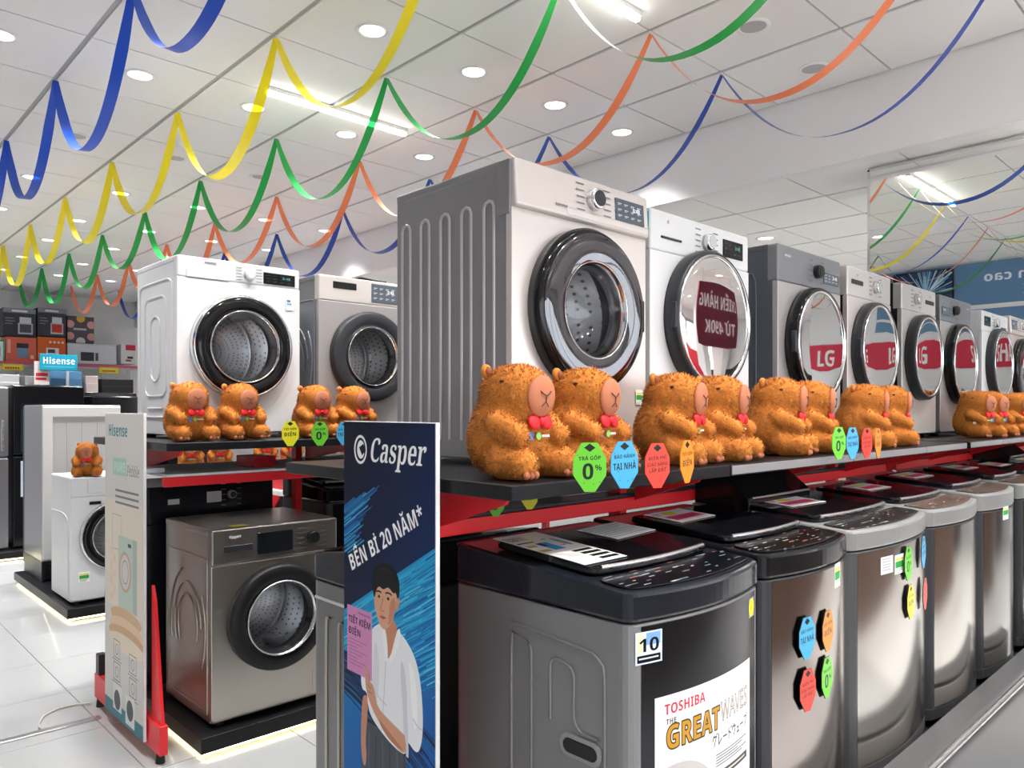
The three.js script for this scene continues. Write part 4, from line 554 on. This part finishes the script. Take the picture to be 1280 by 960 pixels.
// ---------------------------------------------------------------- octagonal promotion tags
const tagShape = new THREE.Shape([[-0.018, 0.055], [0.018, 0.055], [0.037, 0.02], [0.037, -0.018], [0.012, -0.055], [-0.012, -0.055], [-0.037, -0.018], [-0.037, 0.02]].map(p => new THREE.Vector2(...p)));
const tagShapeGeo = new THREE.ExtrudeGeometry(tagShape, { depth: 0.0025, bevelEnabled: false }), tagFace = new THREE.ShapeGeometry(tagShape);
{ const p = tagFace.attributes.position, uv = tagFace.attributes.uv; for (let i = 0; i < p.count; i++) uv.setXY(i, p.getX(i) / 0.074 + 0.5, p.getY(i) / 0.11 + 0.5); }
const tagKinds = {};
for (const [k, bg, l1, l2, l3] of [['green', '#6cc83a', 'TRẢ GÓP', '0%', ''], ['blue', '#4aa6d8', 'BẢO HÀNH', 'TẠI NHÀ', ''], ['red', '#e8483c', 'MIỄN PHÍ', 'GIAO HÀNG', 'LẮP ĐẶT'], ['orange', '#ec8a2c', 'TIẾT KIỆM', 'ĐIỆN', ''], ['yellow', '#e8e02e', 'TIẾT KIỆM', 'ĐIỆN', '']])
  tagKinds[k] = [printMat(canvasTex(222, 330, (g, w, h) => {
    g.fillStyle = bg; g.fillRect(0, 0, w, h); g.fillStyle = '#1c2420'; g.beginPath(); g.moveTo(w / 2, 6); g.lineTo(w / 2 + 38, 34); g.lineTo(w / 2, 62); g.lineTo(w / 2 - 38, 34); g.fill();
    g.save(); g.transform(1, -0.06, 0, 1, 0, 6);
    fit(g, l1, w / 2, l3 ? 122 : 118, w - 50, 'bold 36px sans-serif', '#1c2420');
    if (k === 'green') { fit(g, '0', w / 2 - 12, 246, 110, 'bold 148px sans-serif', '#1c2420'); fit(g, '%', w / 2 + 58, 190, 50, 'bold 52px sans-serif', '#1c2420'); }
    else if (l3) { fit(g, l2, w / 2, 168, w - 30, 'bold 38px sans-serif', '#1c2420'); fit(g, l3, w / 2, 214, w - 40, 'bold 40px sans-serif', '#1c2420'); }
    else fit(g, l2, w / 2, 198, w - 34, 'bold 66px sans-serif', '#1c2420');
    g.restore(); g.fillStyle = '#1c2420'; for (let i = 0; i < 7; i++) { g.beginPath(); g.arc(30 + (i * 53) % 170, 84 + (i * 97) % 200, 3, 0, 7); g.fill(); }
  }), 0.3), std(new THREE.Color(bg), 0.4)];
function promoTag(kind, x, y, z, turn, label, strip, s = 1) {
  const t = thing('promotion_tag', kind + ' octagonal promotion tag ' + label, 'tag', [x, y, z], turn); t.scale.setScalar(s);
  obj('plate', tagShapeGeo, strip ? tagKinds[kind][1] : M.blackMatt, t); obj('print', tagFace, tagKinds[kind][0], t, [0, 0, 0.0029]);
  if (strip) obj('clear_strip', tube([[0, 0.02, -0.001], [0, -0.02, -0.004], [0.003, -0.05, -strip * 0.6], [0.004, -0.062, -strip]], 0.0016, 14, 5), M.clear, t);
  return t;
}
const yaw = Math.PI / 4;
for (const [k, u, v, turn, label] of [['green', 737, 584, -0.75, 'at the shelf end, beside the blue tag'], ['blue', 780, 581, -0.35, 'between green and red tags under the big black door'], ['red', 821, 582, -0.3, 'between blue and orange tags below the white washer'], ['orange', 858, 577, 0.12, 'below the white mirror-door washer']]) { const z = -1.105, x = xAt(u, z); promoTag(k, x, yAt(v, x, z), z, turn, label, 0.05); }
for (const [k, u, turn, label] of [['green', 1048, -0.2, 'farther along the near shelf, beside a blue one'], ['blue', 1065, -0.15, 'farther along the near shelf, between green and red'], ['red', 1083, -0.1, 'farther along the near shelf before the narrow silver washer'], ['orange', 1097, 0.1, 'farther along the near shelf, last before the pillar']]) { const z = -1.1, x = xAt(u, z); promoTag(k, x, yAt(554, x, z), z, turn, label, 0.05); }
for (const [k, u, label] of [['yellow', 363, 'on the second shelf beside a green one'], ['green', 400, 'on the second shelf below two plush toys'], ['blue', 431, 'on the second shelf next to the dark blue board']]) { const z = -3.1, x = xAt(u, z); promoTag(k, x, yAt(542, x, z), z, -0.7, label, 0.045, 1.0); }
for (const [k, u, v, label] of [['blue', 1006, 797, 'with lettering on the bronze-fronted top loader, beside orange'], ['orange', 1032, 788, 'stuck on the bronze-fronted top loader'], ['red', 1007, 862, 'stuck lowest on the bronze-fronted top loader'], ['green', 1031, 846, 'stuck on the bronze-fronted top loader'], ['green', 1133, 704, 'stuck on the wide grey top loader'], ['blue', 1152, 690, 'stuck on the wide grey top loader'], ['yellow', 1136, 752, 'stuck on the wide grey top loader'], ['red', 1154, 742, 'stuck on the wide grey top loader']]) { const { xc, w } = u < 1058 ? span(951, 1058) : span(1062, 1157); let z = ZM + 0.035, x = xAt(u, z); const e = (x - xc) / (w / 2); z = ZM + 0.04 * (1 - e * e) + 0.0035; x = xAt(u, z); promoTag(k, x, yAt(v, x, z), z + 0.004, Math.atan(0.08 * e / (w / 2)), label, 0); }
for (const [k, u, v, label] of [['green', 620, 630, 'small, hanging under the shelf end beside a yellow one'], ['yellow', 662, 622, 'small, hanging under the shelf end']]) { const z = -1.49, x = xAt(u, z); promoTag(k, x, yAt(v, x, z), z, -0.7, label, 0.03, 0.6); }

// ---------------------------------------------------------------- mirrored pillar
{ struct('wall_pillar', rbox(0.7, YL, 0.76, 0.004, 4.60, YL / 2, -1.26), M.wall, 'square pillar faced with a mirror');
  const t = thing('wall_mirror', 'tall mirror covering one face of the square white pillar', 'mirror', [4.236, 0.286, -1.26]);
  obj('mirror_glass', box(0.01, 2.458, 0.75, 0, 1.229, 0), M.mirror, t);
  obj('bevel', [box(0.004, 2.458, 0.012, -0.0055, 1.229, -0.369), box(0.004, 0.008, 0.75, -0.0055, 2.454, 0)], M.chrome, t);
}

// ---------------------------------------------------------------- cartons; art(g, w, h) paints the printed face (+z)
function carton(name, label, x, y, z, w, h, d, art, side = M.whitePlain, group) {
  const t = thing(name, label, 'box', [x, y, z], 0, group);
  obj('box_body', rbox(w, h, d, 0.003, 0, h / 2, -d / 2, 1), side, t);
  const px = Math.min(1200, 200 / Math.max(w, h) * 1.0);
  obj('printed_face', sheet(w - 0.006, h - 0.006), printMat(canvasTex(Math.round(w * px) + 8, Math.round(h * px) + 8, art), 0.5), t, [0, h / 2, 0.0004]);
  return t;
}
const paint = (g, w, h, c, ...rects) => { g.fillStyle = c; g.fillRect(0, 0, w, h); for (const [k, x, y, a, b] of rects) { g.fillStyle = k; g.fillRect(x * w, y * h, a * w, b * h); } };
const dots = (g, w, h, c, ...q) => { g.fillStyle = c; for (const [x, y, r] of q) { g.beginPath(); g.arc(x * w, y * h, r * w, 0, 7); g.fill(); } };
// boxed goods on the far shelf: picture rectangle on the plane Z = z
const ZS = -12.15;
function farBox(name, label, u0, u1, v0, v1, art, side, z = ZS, d = 0.35) { const a = xAt(u0, z), b = xAt(u1, z), x = mid(a, b), y1 = yAt(v0, x, z), y0 = yAt(v1, x, z); carton(name, label, x, y0, z, b - a - 0.01, y1 - y0 - 0.006, d, art, side); return [a, b, y0, y1]; }
const darkCard = std(C(0.06, 0.06, 0.07), 0.6), coral = std(C(0.72, 0.22, 0.14), 0.6), orangeCard = std(C(0.75, 0.22, 0.05), 0.6), blueCard = std(C(0.08, 0.22, 0.4), 0.6);
const oven = (c2) => (g, w, h) => { paint(g, w, h, '#3c3d46', ['#8e9098', 0.0, 0.0, 1, 0.16], ['#d4d6da', 0.5, 0.3, 0.36, 0.22], ['#b9bcc4', 0.45, 0.52, 0.46, 0.4], [c2, 0.5, 0.56, 0.36, 0.3], ['#7b7d86', 0.06, 0.34, 0.26, 0.04], ['#7b7d86', 0.06, 0.44, 0.3, 0.04], ['#7b7d86', 0.06, 0.54, 0.22, 0.04]); g.fillStyle = '#eceef2'; g.fillRect(w * 0.26, h * 0.05, w * 0.48, h * 0.07); };
const yTop = 455;
farBox('oven_box', 'dark grey oven carton with grey oven picture atop a coral carton', 3, 45.5, 385, 420.5, oven('#55575f'), darkCard);
farBox('oven_box', 'dark grey oven carton with red oven picture atop an orange carton', 46.5, 83, 385, 420.5, oven('#c8402c'), darkCard);
farBox('fryer_box', 'coral carton printed with a blue air fryer', 7, 46, 421, yTop, (g, w, h) => { paint(g, w, h, '#d96a52', ['#39404c', 0.34, 0.22, 0.4, 0.18], ['#7390b4', 0.36, 0.4, 0.36, 0.36], ['#e9d8a0', 0.8, 0.66, 0.12, 0.14], ['#f0b0a0', 0.04, 0.1, 0.1, 0.5]); }, coral);
farBox('oven_box', 'orange carton printed with a small white oven', 46.5, 82.5, 421, yTop, (g, w, h) => { paint(g, w, h, '#dd6630', ['#e8e4e0', 0.3, 0.4, 0.46, 0.34], ['#55504e', 0.36, 0.45, 0.26, 0.14], ['#c03828', 0.36, 0.62, 0.3, 0.1]); dots(g, w, h, '#f2d9c0', [0.45, 0.18, 0.05], [0.6, 0.18, 0.05], [0.75, 0.18, 0.05], [0.9, 0.18, 0.05]); }, orangeCard);
farBox('small_box', 'white and green carton beside the coral one', -12, 6.5, 424, yTop, (g, w, h) => paint(g, w, h, '#e2eae6', ['#2f9a68', 0.9, 0, 0.1, 1], ['#2f9a68', 0, 0, 1, 0.06], ['#8fa8c0', 0.3, 0.3, 0.4, 0.4]));
farBox('grill_box', 'grey carton with round food pictures on the white microwave carton', 83.5, 118, 395, 429, (g, w, h) => { paint(g, w, h, '#5a565a', ['#c9c4c4', 0.22, 0.44, 0.5, 0.08]); dots(g, w, h, '#e2a49c', [0.1, 0.3, 0.16], [0.9, 0.3, 0.16], [0.1, 0.75, 0.16], [0.9, 0.75, 0.16]); dots(g, w, h, '#e9b648', [0.5, 0.08, 0.16]); dots(g, w, h, '#e4e0e0', [0.5, 0.95, 0.18]); }, darkCard, -12.25);
farBox('microwave_box', 'long white microwave carton with dark window picture', 84, 146, 429.5, yTop, (g, w, h) => paint(g, w, h, '#d4d6de', ['#c2c4cc', 0, 0, 1, 0.05], ['#3a3c42', 0.26, 0.42, 0.27, 0.44], ['#55585e', 0.56, 0.44, 0.06, 0.4]));
farBox('cooker_box', 'white carton with red top band at the wall corner', 151, 170, 430, yTop, (g, w, h) => paint(g, w, h, '#e4e2e4', ['#d23448', 0.3, 0.02, 0.7, 0.28], ['#3f3a44', 0.42, 0.62, 0.4, 0.12], ['#8a5a4c', 0.3, 0.78, 0.4, 0.1]));
{ // the far shelf with its red rail and price strips
  const x0 = xAt(-20, ZS), x1 = 3.95, y = yAt(455, 3, ZS) - 0.006, t = thing('wall_shelf', 'long pale wall shelf with a red front rail', 'shelf', [0, 0, 0]);
  obj('shelf_board', box(x1 - x0, 0.03, 0.62, mid(x0, x1), y - 0.016, ZS - 0.29), M.whitePlain, t); obj('rail', box(x1 - x0, 0.04, 0.012, mid(x0, x1), y - 0.012, ZS + 0.026), std(C(0.6, 0.1, 0.18), 0.5), t);
  for (const [u0, u1] of [[2, 29], [124, 148]]) { const a = xAt(u0, ZS + 0.04), b = xAt(u1, ZS + 0.04); tag(obj('price_strip', rbox(b - a, 0.085, 0.008, 0.002, mid(a, b), y - 0.07, ZS + 0.04), printMat(canvasTex(128, 32, (g, w, h) => { paint(g, w, h, '#ead52a', ['#f3e98a', 0.1, 0.2, 0.8, 0.2]); g.fillStyle = '#b02a1c'; for (let i = 0; i < 6; i++) g.fillRect(20 + i * 15, 16, 10, 9); }))), 'yellow price strip under the ' + (u0 < 50 ? 'coral carton' : 'white microwave carton'), 'price label'); }
  for (let i = 0; i < 6; i++) { obj('shelf_leg', box(0.04, y - 0.03, 0.04, x0 + 0.1 + i * (x1 - x0 - 0.2) / 5, (y - 0.03) / 2, ZS - 0.5), M.pearl, t); }
  obj('lower_shelf', box(x1 - x0, 0.03, 0.6, mid(x0, x1), 1.62, ZS - 0.3), M.whitePlain, t);
}
{ const z = -11.18, a = xAt(50, z), b = xAt(97, z), x = mid(a, b), t = thing('brand_sign', 'cyan brand sign above the blue carton', 'sign', [x, yAt(463, x, z), z]);
  const h = yAt(443, x, z) - yAt(463, x, z); obj('panel', rbox(b - a, h, 0.03, 0.004, 0, h / 2, -0.016), std(C(0.02, 0.38, 0.55), 0.5), t);
  obj('lettering', sheet(b - a - 0.01, h - 0.01), printMat(canvasTex(256, 112, (g, w, hh) => { paint(g, w, hh, '#1f9fc0'); fit(g, 'Hisense', w / 2, 68, 230, 'bold 66px sans-serif', '#fff'); g.fillStyle = '#5cc0d8'; g.fillRect(20, 86, 216, 6); }), 0.4), t, [0, h / 2, 0.0005]);
  obj('post', box(0.03, yAt(463, x, z), 0.03, 0.1, -yAt(463, x, z) / 2, -0.016), M.pearl, t);
}
{ // goods standing below the wall shelf
  const z = -11.3;
  const low = (name, label, cat, u0, u1, v0, mat, zz = z) => { const a = xAt(u0, zz), b = xAt(u1, zz), x = mid(a, b), y1 = yAt(v0, x, zz), t = thing(name, label, cat, [x, 0, zz]); obj('cabinet', rbox(b - a - 0.02, y1 - 0.03, 0.5, 0.008, 0, (y1 + 0.03) / 2, -0.26), mat, t); obj('plinth', box(b - a - 0.06, 0.03, 0.44, 0, 0.015, -0.26), M.blackMatt, t); obj('door', rbox(b - a - 0.03, y1 - 0.2, 0.02, 0.004, 0, y1 / 2, 0.0), mat, t); return [t, x, y1]; };
  const [t1] = low('stacked_carton', 'tall blue carton stack under the cyan brand sign', 'box', 62, 104, 464, blueCard); obj('print_panel', sheet(0.3, 0.2, 0, 1.55, 0.012), M.whitePlain, t1);
  low('stacked_carton', 'grey carton stack beside the tall blue one', 'box', 30, 60, 470, std(C(0.3, 0.3, 0.31), 0.6)); low('stacked_carton', 'pale carton stack at the shelf end wall', 'box', -6, 26, 468, M.pearl); low('stacked_carton', 'brown and white carton stack beside the blue one', 'box', 106, 124, 470, std(C(0.42, 0.36, 0.34), 0.6)); low('dark_cooler', 'dark wine cooler below the white microwave carton', 'cooler', 126, 168, 474, M.blackMatt);
  const a = xAt(42, -11.25), p = xAt(61, -11.25); const pc = thing('price_card', 'white and red price card before the grey carton stack', 'price card', [mid(a, p), yAt(482, 2.9, -11.25), -11.22]); obj('card', sheet(p - a, 0.3, 0, 0.15, 0, 0.004), printMat(canvasTex(96, 96, (g, w, h) => { paint(g, w, h, '#ecdfe0', ['#d83a48', 0.1, 0.5, 0.8, 0.14], ['#d83a48', 0.1, 0.7, 0.7, 0.1]); dots(g, w, h, '#f0d02c', [0.75, 0.25, 0.18]); })), pc); obj('card_post', box(0.02, pc.position.y, 0.02, 0, -pc.position.y / 2, -0.012), M.pearl, pc);
}

// ---------------------------------------------------------------- fridges at the left
{ const x0 = 1.45, w = 0.575, z = -6.85, t = thing('refrigerator', 'silver fridge seen from its embossed back behind the low white washer', 'refrigerator', [x0 + w / 2, 0.092, z]), h = 1.395, d = 0.6;
  obj('cabinet', rbox(w, h - 0.16, d, 0.008, 0, h / 2 + 0.08, -d / 2 - 0.005), std(C(0.42, 0.42, 0.44), 0.3, 0.8, { roughnessMap: brush }), t);
  obj('machine_bay', [box(w, 0.16, d - 0.1, 0, 0.08, -d / 2 - 0.05), box(0.012, 0.16, 0.1, -w / 2 + 0.006, 0.08, -0.055), box(0.012, 0.16, 0.1, w / 2 - 0.006, 0.08, -0.055)], M.charcoal, t);
  obj('compressor', [ball(0.06, 0.055, 0.035, -0.14, 0.06, -0.045), cyl(0.012, 0.012, 0.1, 10, -0.22, 0.08, -0.04)], M.blackMatt, t);
  const fr = (a, b, c, e, m) => { const s = new THREE.Shape([[-w / 2 + a, b], [w / 2 - a, b], [w / 2 - a, c], [-w / 2 + a, c]].map(p => new THREE.Vector2(...p))), hp = new THREE.Path([[-w / 2 + e, b + e], [-w / 2 + e, c - e], [w / 2 - e, c - e], [w / 2 - e, b + e]].map(p => new THREE.Vector2(...p))); s.holes.push(hp); return s; };
  obj('back_frame', new THREE.ExtrudeGeometry(fr(0.01, 0.18, h - 0.02, 0.07), { depth: 0.014, bevelEnabled: true, bevelSize: 0.006, bevelThickness: 0.008, bevelSegments: 2 }).translate(0, 0, -0.008), std(C(0.66, 0.66, 0.65), 0.4, 0.2), t);
  obj('back_sheet', rbox(w - 0.1, h - 0.28, 0.006, 0.002, 0, h / 2 + 0.08, -0.002), std(C(0.50, 0.51, 0.51), 0.4, 0.3), t);
  for (const [x] of [[-0.11], [0.0], [0.11]]) obj('back_rib', rbox(0.006, h - 0.4, 0.01, 0.003, x, h / 2 + 0.06, 0.002), std(C(0.55, 0.56, 0.56), 0.4, 0.3), t);
  obj('front_door', rbox(w, h - 0.08, 0.05, 0.01, 0, h / 2 + 0.03, -d - 0.028), M.charcoal, t);
}
function fridge(label, x0, w, z, h, mat, draw) {
  const t = thing('refrigerator', label, 'refrigerator', [x0 + w / 2, 0.092, z]);
  obj('cabinet', rbox(w, h, 0.6, 0.008, 0, h / 2, -0.36), mat, t);
  obj('upper_door', rbox(w, h * 0.42, 0.05, 0.01, 0, h * 0.785, -0.03), mat, t); const ld = obj('lower_door', rbox(w, h * 0.55, 0.05, 0.01, 0, h * 0.285, -0.03), mat, t);
  obj('door_handle', rbox(0.02, 0.3, 0.03, 0.006, w / 2 - 0.05, h * 0.7, 0.005), M.steel, t);
  if (draw) obj('sticker', sheet(w * 0.8, h * 0.3, 0, h * 0.74, -0.0035), printMat(canvasTex(160, 160, draw), 0.3), t);
  return t;
}
fridge('tall brushed steel fridge beside the black fridge with stickers', 0.98, 0.58, -8.68, 1.58, std(C(0.32, 0.32, 0.34), 0.3, 0.8), null);
{ const t = fridge('tall black fridge with round white feature stickers', 1.6, 0.62, -8.68, 1.6, M.black, (g, w, h) => { paint(g, w, h, '#0c1216'); g.fillStyle = '#163038'; g.beginPath(); g.moveTo(0, 20); g.lineTo(w, 90); g.lineTo(w, h); g.lineTo(0, h); g.fill(); dots(g, w, h, '#cfd8dc', [0.2, 0.38, 0.11], [0.2, 0.62, 0.11]); g.fillStyle = '#dfe4e6'; g.fillRect(60, 118, 80, 14); g.fillRect(14, 140, 40, 6); g.fillRect(70, 140, 50, 6); });
  obj('info_sheet', sheet(0.3, 0.35, -0.1, 0.68, -0.0035), printMat(canvasTex(64, 80, (g, w, h) => { paint(g, w, h, '#b9c6d2'); g.strokeStyle = '#5c6c80'; g.lineWidth = 2; for (let i = 0; i < 5; i++) { g.beginPath(); g.arc(20 + i * 6, 18 + i * 10, 9, 0, 5); g.stroke(); } })), t); obj('round_sticker', disc(0.07, 0.001, -0.02, 0.46, -0.0035), std(C(0.8, 0.15, 0.04), 0.5), t); }
for (const [x0, w, label] of [[2.3, 0.65, 'black two-door fridge behind the silver one, with green energy label'], [3.05, 0.7, 'broad black fridge farther along the dark fridge row']]) { const t = fridge(label, x0, w, -8.68, 1.5, M.black, null); obj('energy_label', sheet(0.09, 0.12, -0.12, 1.33, -0.0035), energyMat, t); }
for (const [x0, label] of [[1.7, 'low black oven cabinet behind the tall black fridge'], [2.5, 'low black oven cabinet farther from the far corner']]) { const t = thing('oven_cabinet', label, 'oven', [x0 + 0.35, 0, -10.2]); obj('cabinet', rbox(0.72, 1.66, 0.55, 0.008, 0, 0.83, -0.3), M.black, t); obj('oven_door', rbox(0.64, 0.5, 0.02, 0.006, 0, 1.2, -0.015), M.blackFilm, t); }

// ---------------------------------------------------------------- cartons on the lower boards of the racks
const YA = 1.178;
for (const [label, u0, u1, h, z, mat, art] of [
  ['flat pale pink carton under the near shelf', 703, 776, 0.045, -1.6, M.whitePlain, (g, w, h) => paint(g, w, h, '#dcd3d8', ['#e0a8bc', 0, 0, 0.45, 1], ['#a8a0a8', 0.6, 0.3, 0.2, 0.4])],
  ['flat yellowish carton beside the pale pink one', 780, 804, 0.035, -1.6, std(C(0.6, 0.5, 0.25), 0.6), (g, w, h) => paint(g, w, h, '#c8b070')],
  ['small white carton between flat cartons under the near shelf', 806, 822, 0.11, -1.6, M.whitePlain, (g, w, h) => paint(g, w, h, '#dddde0')],
  ['small black carton under the shelf end', 578, 608, 0.06, -1.58, M.blackMatt, (g, w, h) => paint(g, w, h, '#16181c')],
  ['white leaflet carton with a green corner under the near shelf', 925, 1020, 0.085, -1.6, M.whitePlain, (g, w, h) => paint(g, w, h, '#f0f0f2', ['#3cbc48', 0.0, 0.1, 0.25, 0.16], ['#3cbc48', 0.22, 0.1, 0.03, 0.6])],
  ['open white carton with red and yellow print by the pillar', 1060, 1100, 0.1, -1.6, M.whitePlain, (g, w, h) => paint(g, w, h, '#dfdcdc', ['#d8384a', 0, 0.7, 1, 0.3], ['#f0d030', 0.1, 0.6, 0.25, 0.3])],
]) { const a = xAt(u0, z), b = xAt(u1, z); carton('flat_carton', label, mid(a, b), YA, z, b - a, Math.min(h, 0.07), 0.1, art, mat); }
for (const [label, u0, u1, h, mat, art] of [['flat white carton on the second rack beside the grey board', 181, 206, 0.02, M.whitePlain, (g, w, h) => paint(g, w, h, '#d8e2e6')], ['red gift carton on the second rack with a white label', 318, 345, 0.05, M.red, (g, w, h) => paint(g, w, h, '#c81c2c')]]) { const z = -3.42, a = xAt(u0, z), b = xAt(u1, z); carton('flat_carton', label, mid(a, b), 1.178, z, b - a, h, 0.2, art, mat); }
{ const z = -5.35; for (const [label, x, w, h, mat, art] of [['red carton on the white table', 2.93, 0.42, 0.22, M.red, (g, w, h) => paint(g, w, h, '#d01c30', ['#e04a58', 0.5, 0, 0.03, 1])], ['cream gift carton with red corner on the white table', 3.2, 0.12, 0.1, M.whitePlain, (g, w, h) => paint(g, w, h, '#e6d2c8', ['#d23848', 0, 0, 1, 0.25])]]) carton('gift_carton', label, x, 0.842, z, w, h, 0.25, art, mat);
  const t = thing('side_table', 'white-topped display table in the middle aisle', 'table', [3.1, 0, -5.5]); obj('table_top', rbox(0.85, 0.04, 0.4, 0.006, 0, 0.82, 0), M.whitePlain, t); for (const sx of [-1, 1]) for (const sz of [-1, 1]) obj('leg', box(0.04, 0.8, 0.04, sx * 0.38, 0.4, sz * 0.16), M.blackMatt, t); }

// ---------------------------------------------------------------- what the doors and the mirror show: the sign wall and the shop behind the viewer
{ const x = XW + 0.012;
  const blue = thing('blue_sign_wall', 'long light blue promotional panel with lettering high on the wall', 'sign', [x, 2.42, -1.6]);
  obj('panel', rbox(0.02, 0.7, 5.0, 0.003, 0, 0.36, 0), std(C(0.13, 0.27, 0.42), 0.6), blue);
  const tx = canvasTex(512, 320, (g, w, h) => { paint(g, w, h, '#6489b0'); fit(g, 'đỉnh cao', w * 0.46, 100, w - 30, 'bold 76px sans-serif', '#eef3f8'); fit(g, '8K', w * 0.34, 190, w - 80, 'bold 76px sans-serif', '#eef3f8'); g.fillStyle = '#dfe8f0'; for (let i = 0; i < 8; i++) g.fillRect(70 + i * 48, 236, 34, 14); });
  obj('lettering', new THREE.PlaneGeometry(1.15, 0.62).rotateY(Math.PI / 2), printMat(tx, 0.5), blue, [0.0115, 0.37, -0.62]);
  obj('flower_print', [0, 1, 2, 3, 4, 5].map(i => ball(0.004, 0.045, 0.02, 0, 0.055, 0, 8).rotateX(i * 1.047)), std(C(0.02, 0.25, 0.55), 0.5), blue, [0.0125, 0.12, -1.22]);
  const tv = thing('wall_television', 'flat television showing blue light rays on the blue panel', 'television', [x + 0.04, 2.74, -1.6 + -1.55]);
  obj('frame', rbox(0.03, 0.36, 0.66, 0.004, 0, 0.18, 0), M.black, tv);
  obj('screen', new THREE.PlaneGeometry(0.64, 0.34).rotateY(Math.PI / 2), std(0xffffff, 0.2, 0, { map: canvasTex(384, 208, (g, w, h) => { paint(g, w, h, '#0f2a4e'); const s0 = seed; seed = 77; for (let i = 0; i < 90; i++) { const a = Math.PI + rnd() * Math.PI, l = rr(80, 260); g.strokeStyle = ['#7fc4e0', '#2c6ca8', '#d8f0f4', '#164080'][i % 4]; g.lineWidth = rr(1, 6); g.beginPath(); g.moveTo(w * 0.45 + Math.cos(a) * 22, h * 0.8 + Math.sin(a) * 12); g.lineTo(w * 0.45 + Math.cos(a) * l, h * 0.8 + Math.sin(a) * l); g.stroke(); } seed = s0; }) }), tv, [0.0155, 0.18, 0]);
  const rail = thing('label_rail', 'long white label rail with a red end on the blue panel', 'rail', [x + 0.02, 2.62, -1.6]); obj('rail_bar', rbox(0.02, 0.05, 5.0, 0.003, 0, 0, 0), M.whitePlain, rail); obj('red_end', rbox(0.022, 0.045, 1.2, 0.003, 0.001, 0, 0.2), M.red, rail);
  const band = thing('red_sign_band', 'long red sign band with white brand lettering along the wall', 'sign', [x, 1.93, -1.3]);
  obj('band', rbox(0.02, 0.37, 6.4, 0.003, 0, 0.18, 0), std(C(0.62, 0.012, 0.05), 0.5), band);
  const word = (s, z, w) => obj('lettering', new THREE.PlaneGeometry(w, 0.33).rotateY(Math.PI / 2), decal(w, 0.33, 300, (g, W, H) => fit(g, s, W / 2, H * 0.86, W, `bold ${H * 0.95 | 0}px sans-serif`, '#f6f2f2')), band, [0.0118, 0.18, z]);
  word('Panasonic', -0.9, 1.7); word('LG', 1.75, 0.62); word('SHARP', 0.55, 1.0); word('LG', 2.75, 0.62); word('Panasonic', -2.5, 1.3);
  // a row of pale appliances under the band
  for (let i = 0; i < 7; i++) { const t = thing('upright_freezer', ['white upright freezer against the sign wall', 'pale grey upright freezer against the sign wall'][i % 2], 'freezer', [XW + 0.02, 0, -3.9 + i * 0.82], 0, ['white freezers along the sign wall', 'grey freezers along the sign wall'][i % 2]); obj('cabinet', rbox(0.5, 1.62, 0.7, 0.01, 0.25, 0.83, 0), i % 2 ? M.pearl : M.white, t); obj('door', rbox(0.03, 1.5, 0.66, 0.008, 0.515, 0.86, 0), i % 2 ? M.pearl : M.white, t); obj('handle', rbox(0.03, 0.4, 0.02, 0.005, 0.54, 1.0, 0.28), M.steel, t); }
}
{ // across the aisle: brown cabinets, red display wall, columns, maroon hanging sign
  const brown = std(C(0.13, 0.075, 0.055), 0.4);
  for (let i = 0; i < 7; i++) { const t = thing('storage_cabinet', 'low dark brown storage cabinet across the aisle', 'cabinet', [1.4 + i * 0.82, 0, 1.05], 0, 'brown cabinets across the aisle'); obj('carcass', rbox(0.8, 1.25, 0.5, 0.006, 0, 0.625, 0.25), brown, t); for (const s of [-1, 1]) { const d = obj('door', rbox(0.385, 1.16, 0.02, 0.004, s * 0.197, 0.63, -0.008), brown, t); obj('knob', ball(0.014, 0.014, 0.014, s * 0.04, 0.5, -0.03, 10), M.steel, d); } }
  const t = thing('hanging_sign', 'maroon hanging sign with white price lettering', 'sign', [6.0, 1.98, 0.72]); obj('panel', rbox(1.0, 0.62, 0.02, 0.003, 0, 0.31, 0), std(C(0.17, 0.008, 0.03), 0.5), t);
  const hs = printMat(canvasTex(400, 248, (g, w, h) => { paint(g, w, h, '#6e1430'); fit(g, 'CHIẾN HÀNG', w / 2, 100, w - 40, 'bold 70px sans-serif', '#efe3e6'); fit(g, 'TỪ 490K', w / 2, 200, w - 90, 'bold 70px sans-serif', '#efe3e6'); }), 0.5);
  obj('lettering', new THREE.PlaneGeometry(0.98, 0.6).rotateY(Math.PI), hs, t, [0, 0.31, -0.0112]); for (const x of [-0.4, 0.4]) obj('wire', cyl(0.003, 0.003, YL - 2.6, 6, x, 0.62 + (YL - 2.6) / 2, 0), M.steel, t);
  const rw = thing('red_display_wall', 'red display partition with a white top edge across the aisle', 'partition', [7.6, 0, 2.4]); obj('panel', rbox(1.5, 2.05, 0.06, 0.005, 0, 1.025, 0), std(C(0.62, 0.03, 0.05), 0.45), rw); obj('cap', rbox(1.52, 0.05, 0.08, 0.005, 0, 2.075, 0), M.whitePlain, rw);
  for (const [x, l] of [[7.15, 'white square column beside the red partition'], [7.75, 'white square column beyond the maroon sign']]) struct('wall_column', rbox(0.2, YL, 0.2, 0.005, x, YL / 2, 1.75), M.whitePlain, l);
  for (const [x, l] of [[8.0, 'tall dark fridge by the white column'], [8.8, 'tall dark fridge by the end wall']]) { const q = thing('refrigerator', l, 'refrigerator', [x + 0.3, 0, 1.5]); obj('cabinet', rbox(0.7, 1.75, 0.6, 0.01, 0, 0.9, 0.3), M.charcoal, q); obj('door', rbox(0.68, 1.65, 0.03, 0.008, 0, 0.9, -0.016), M.charcoal, q); }
}
renderer.render(scene, camera);
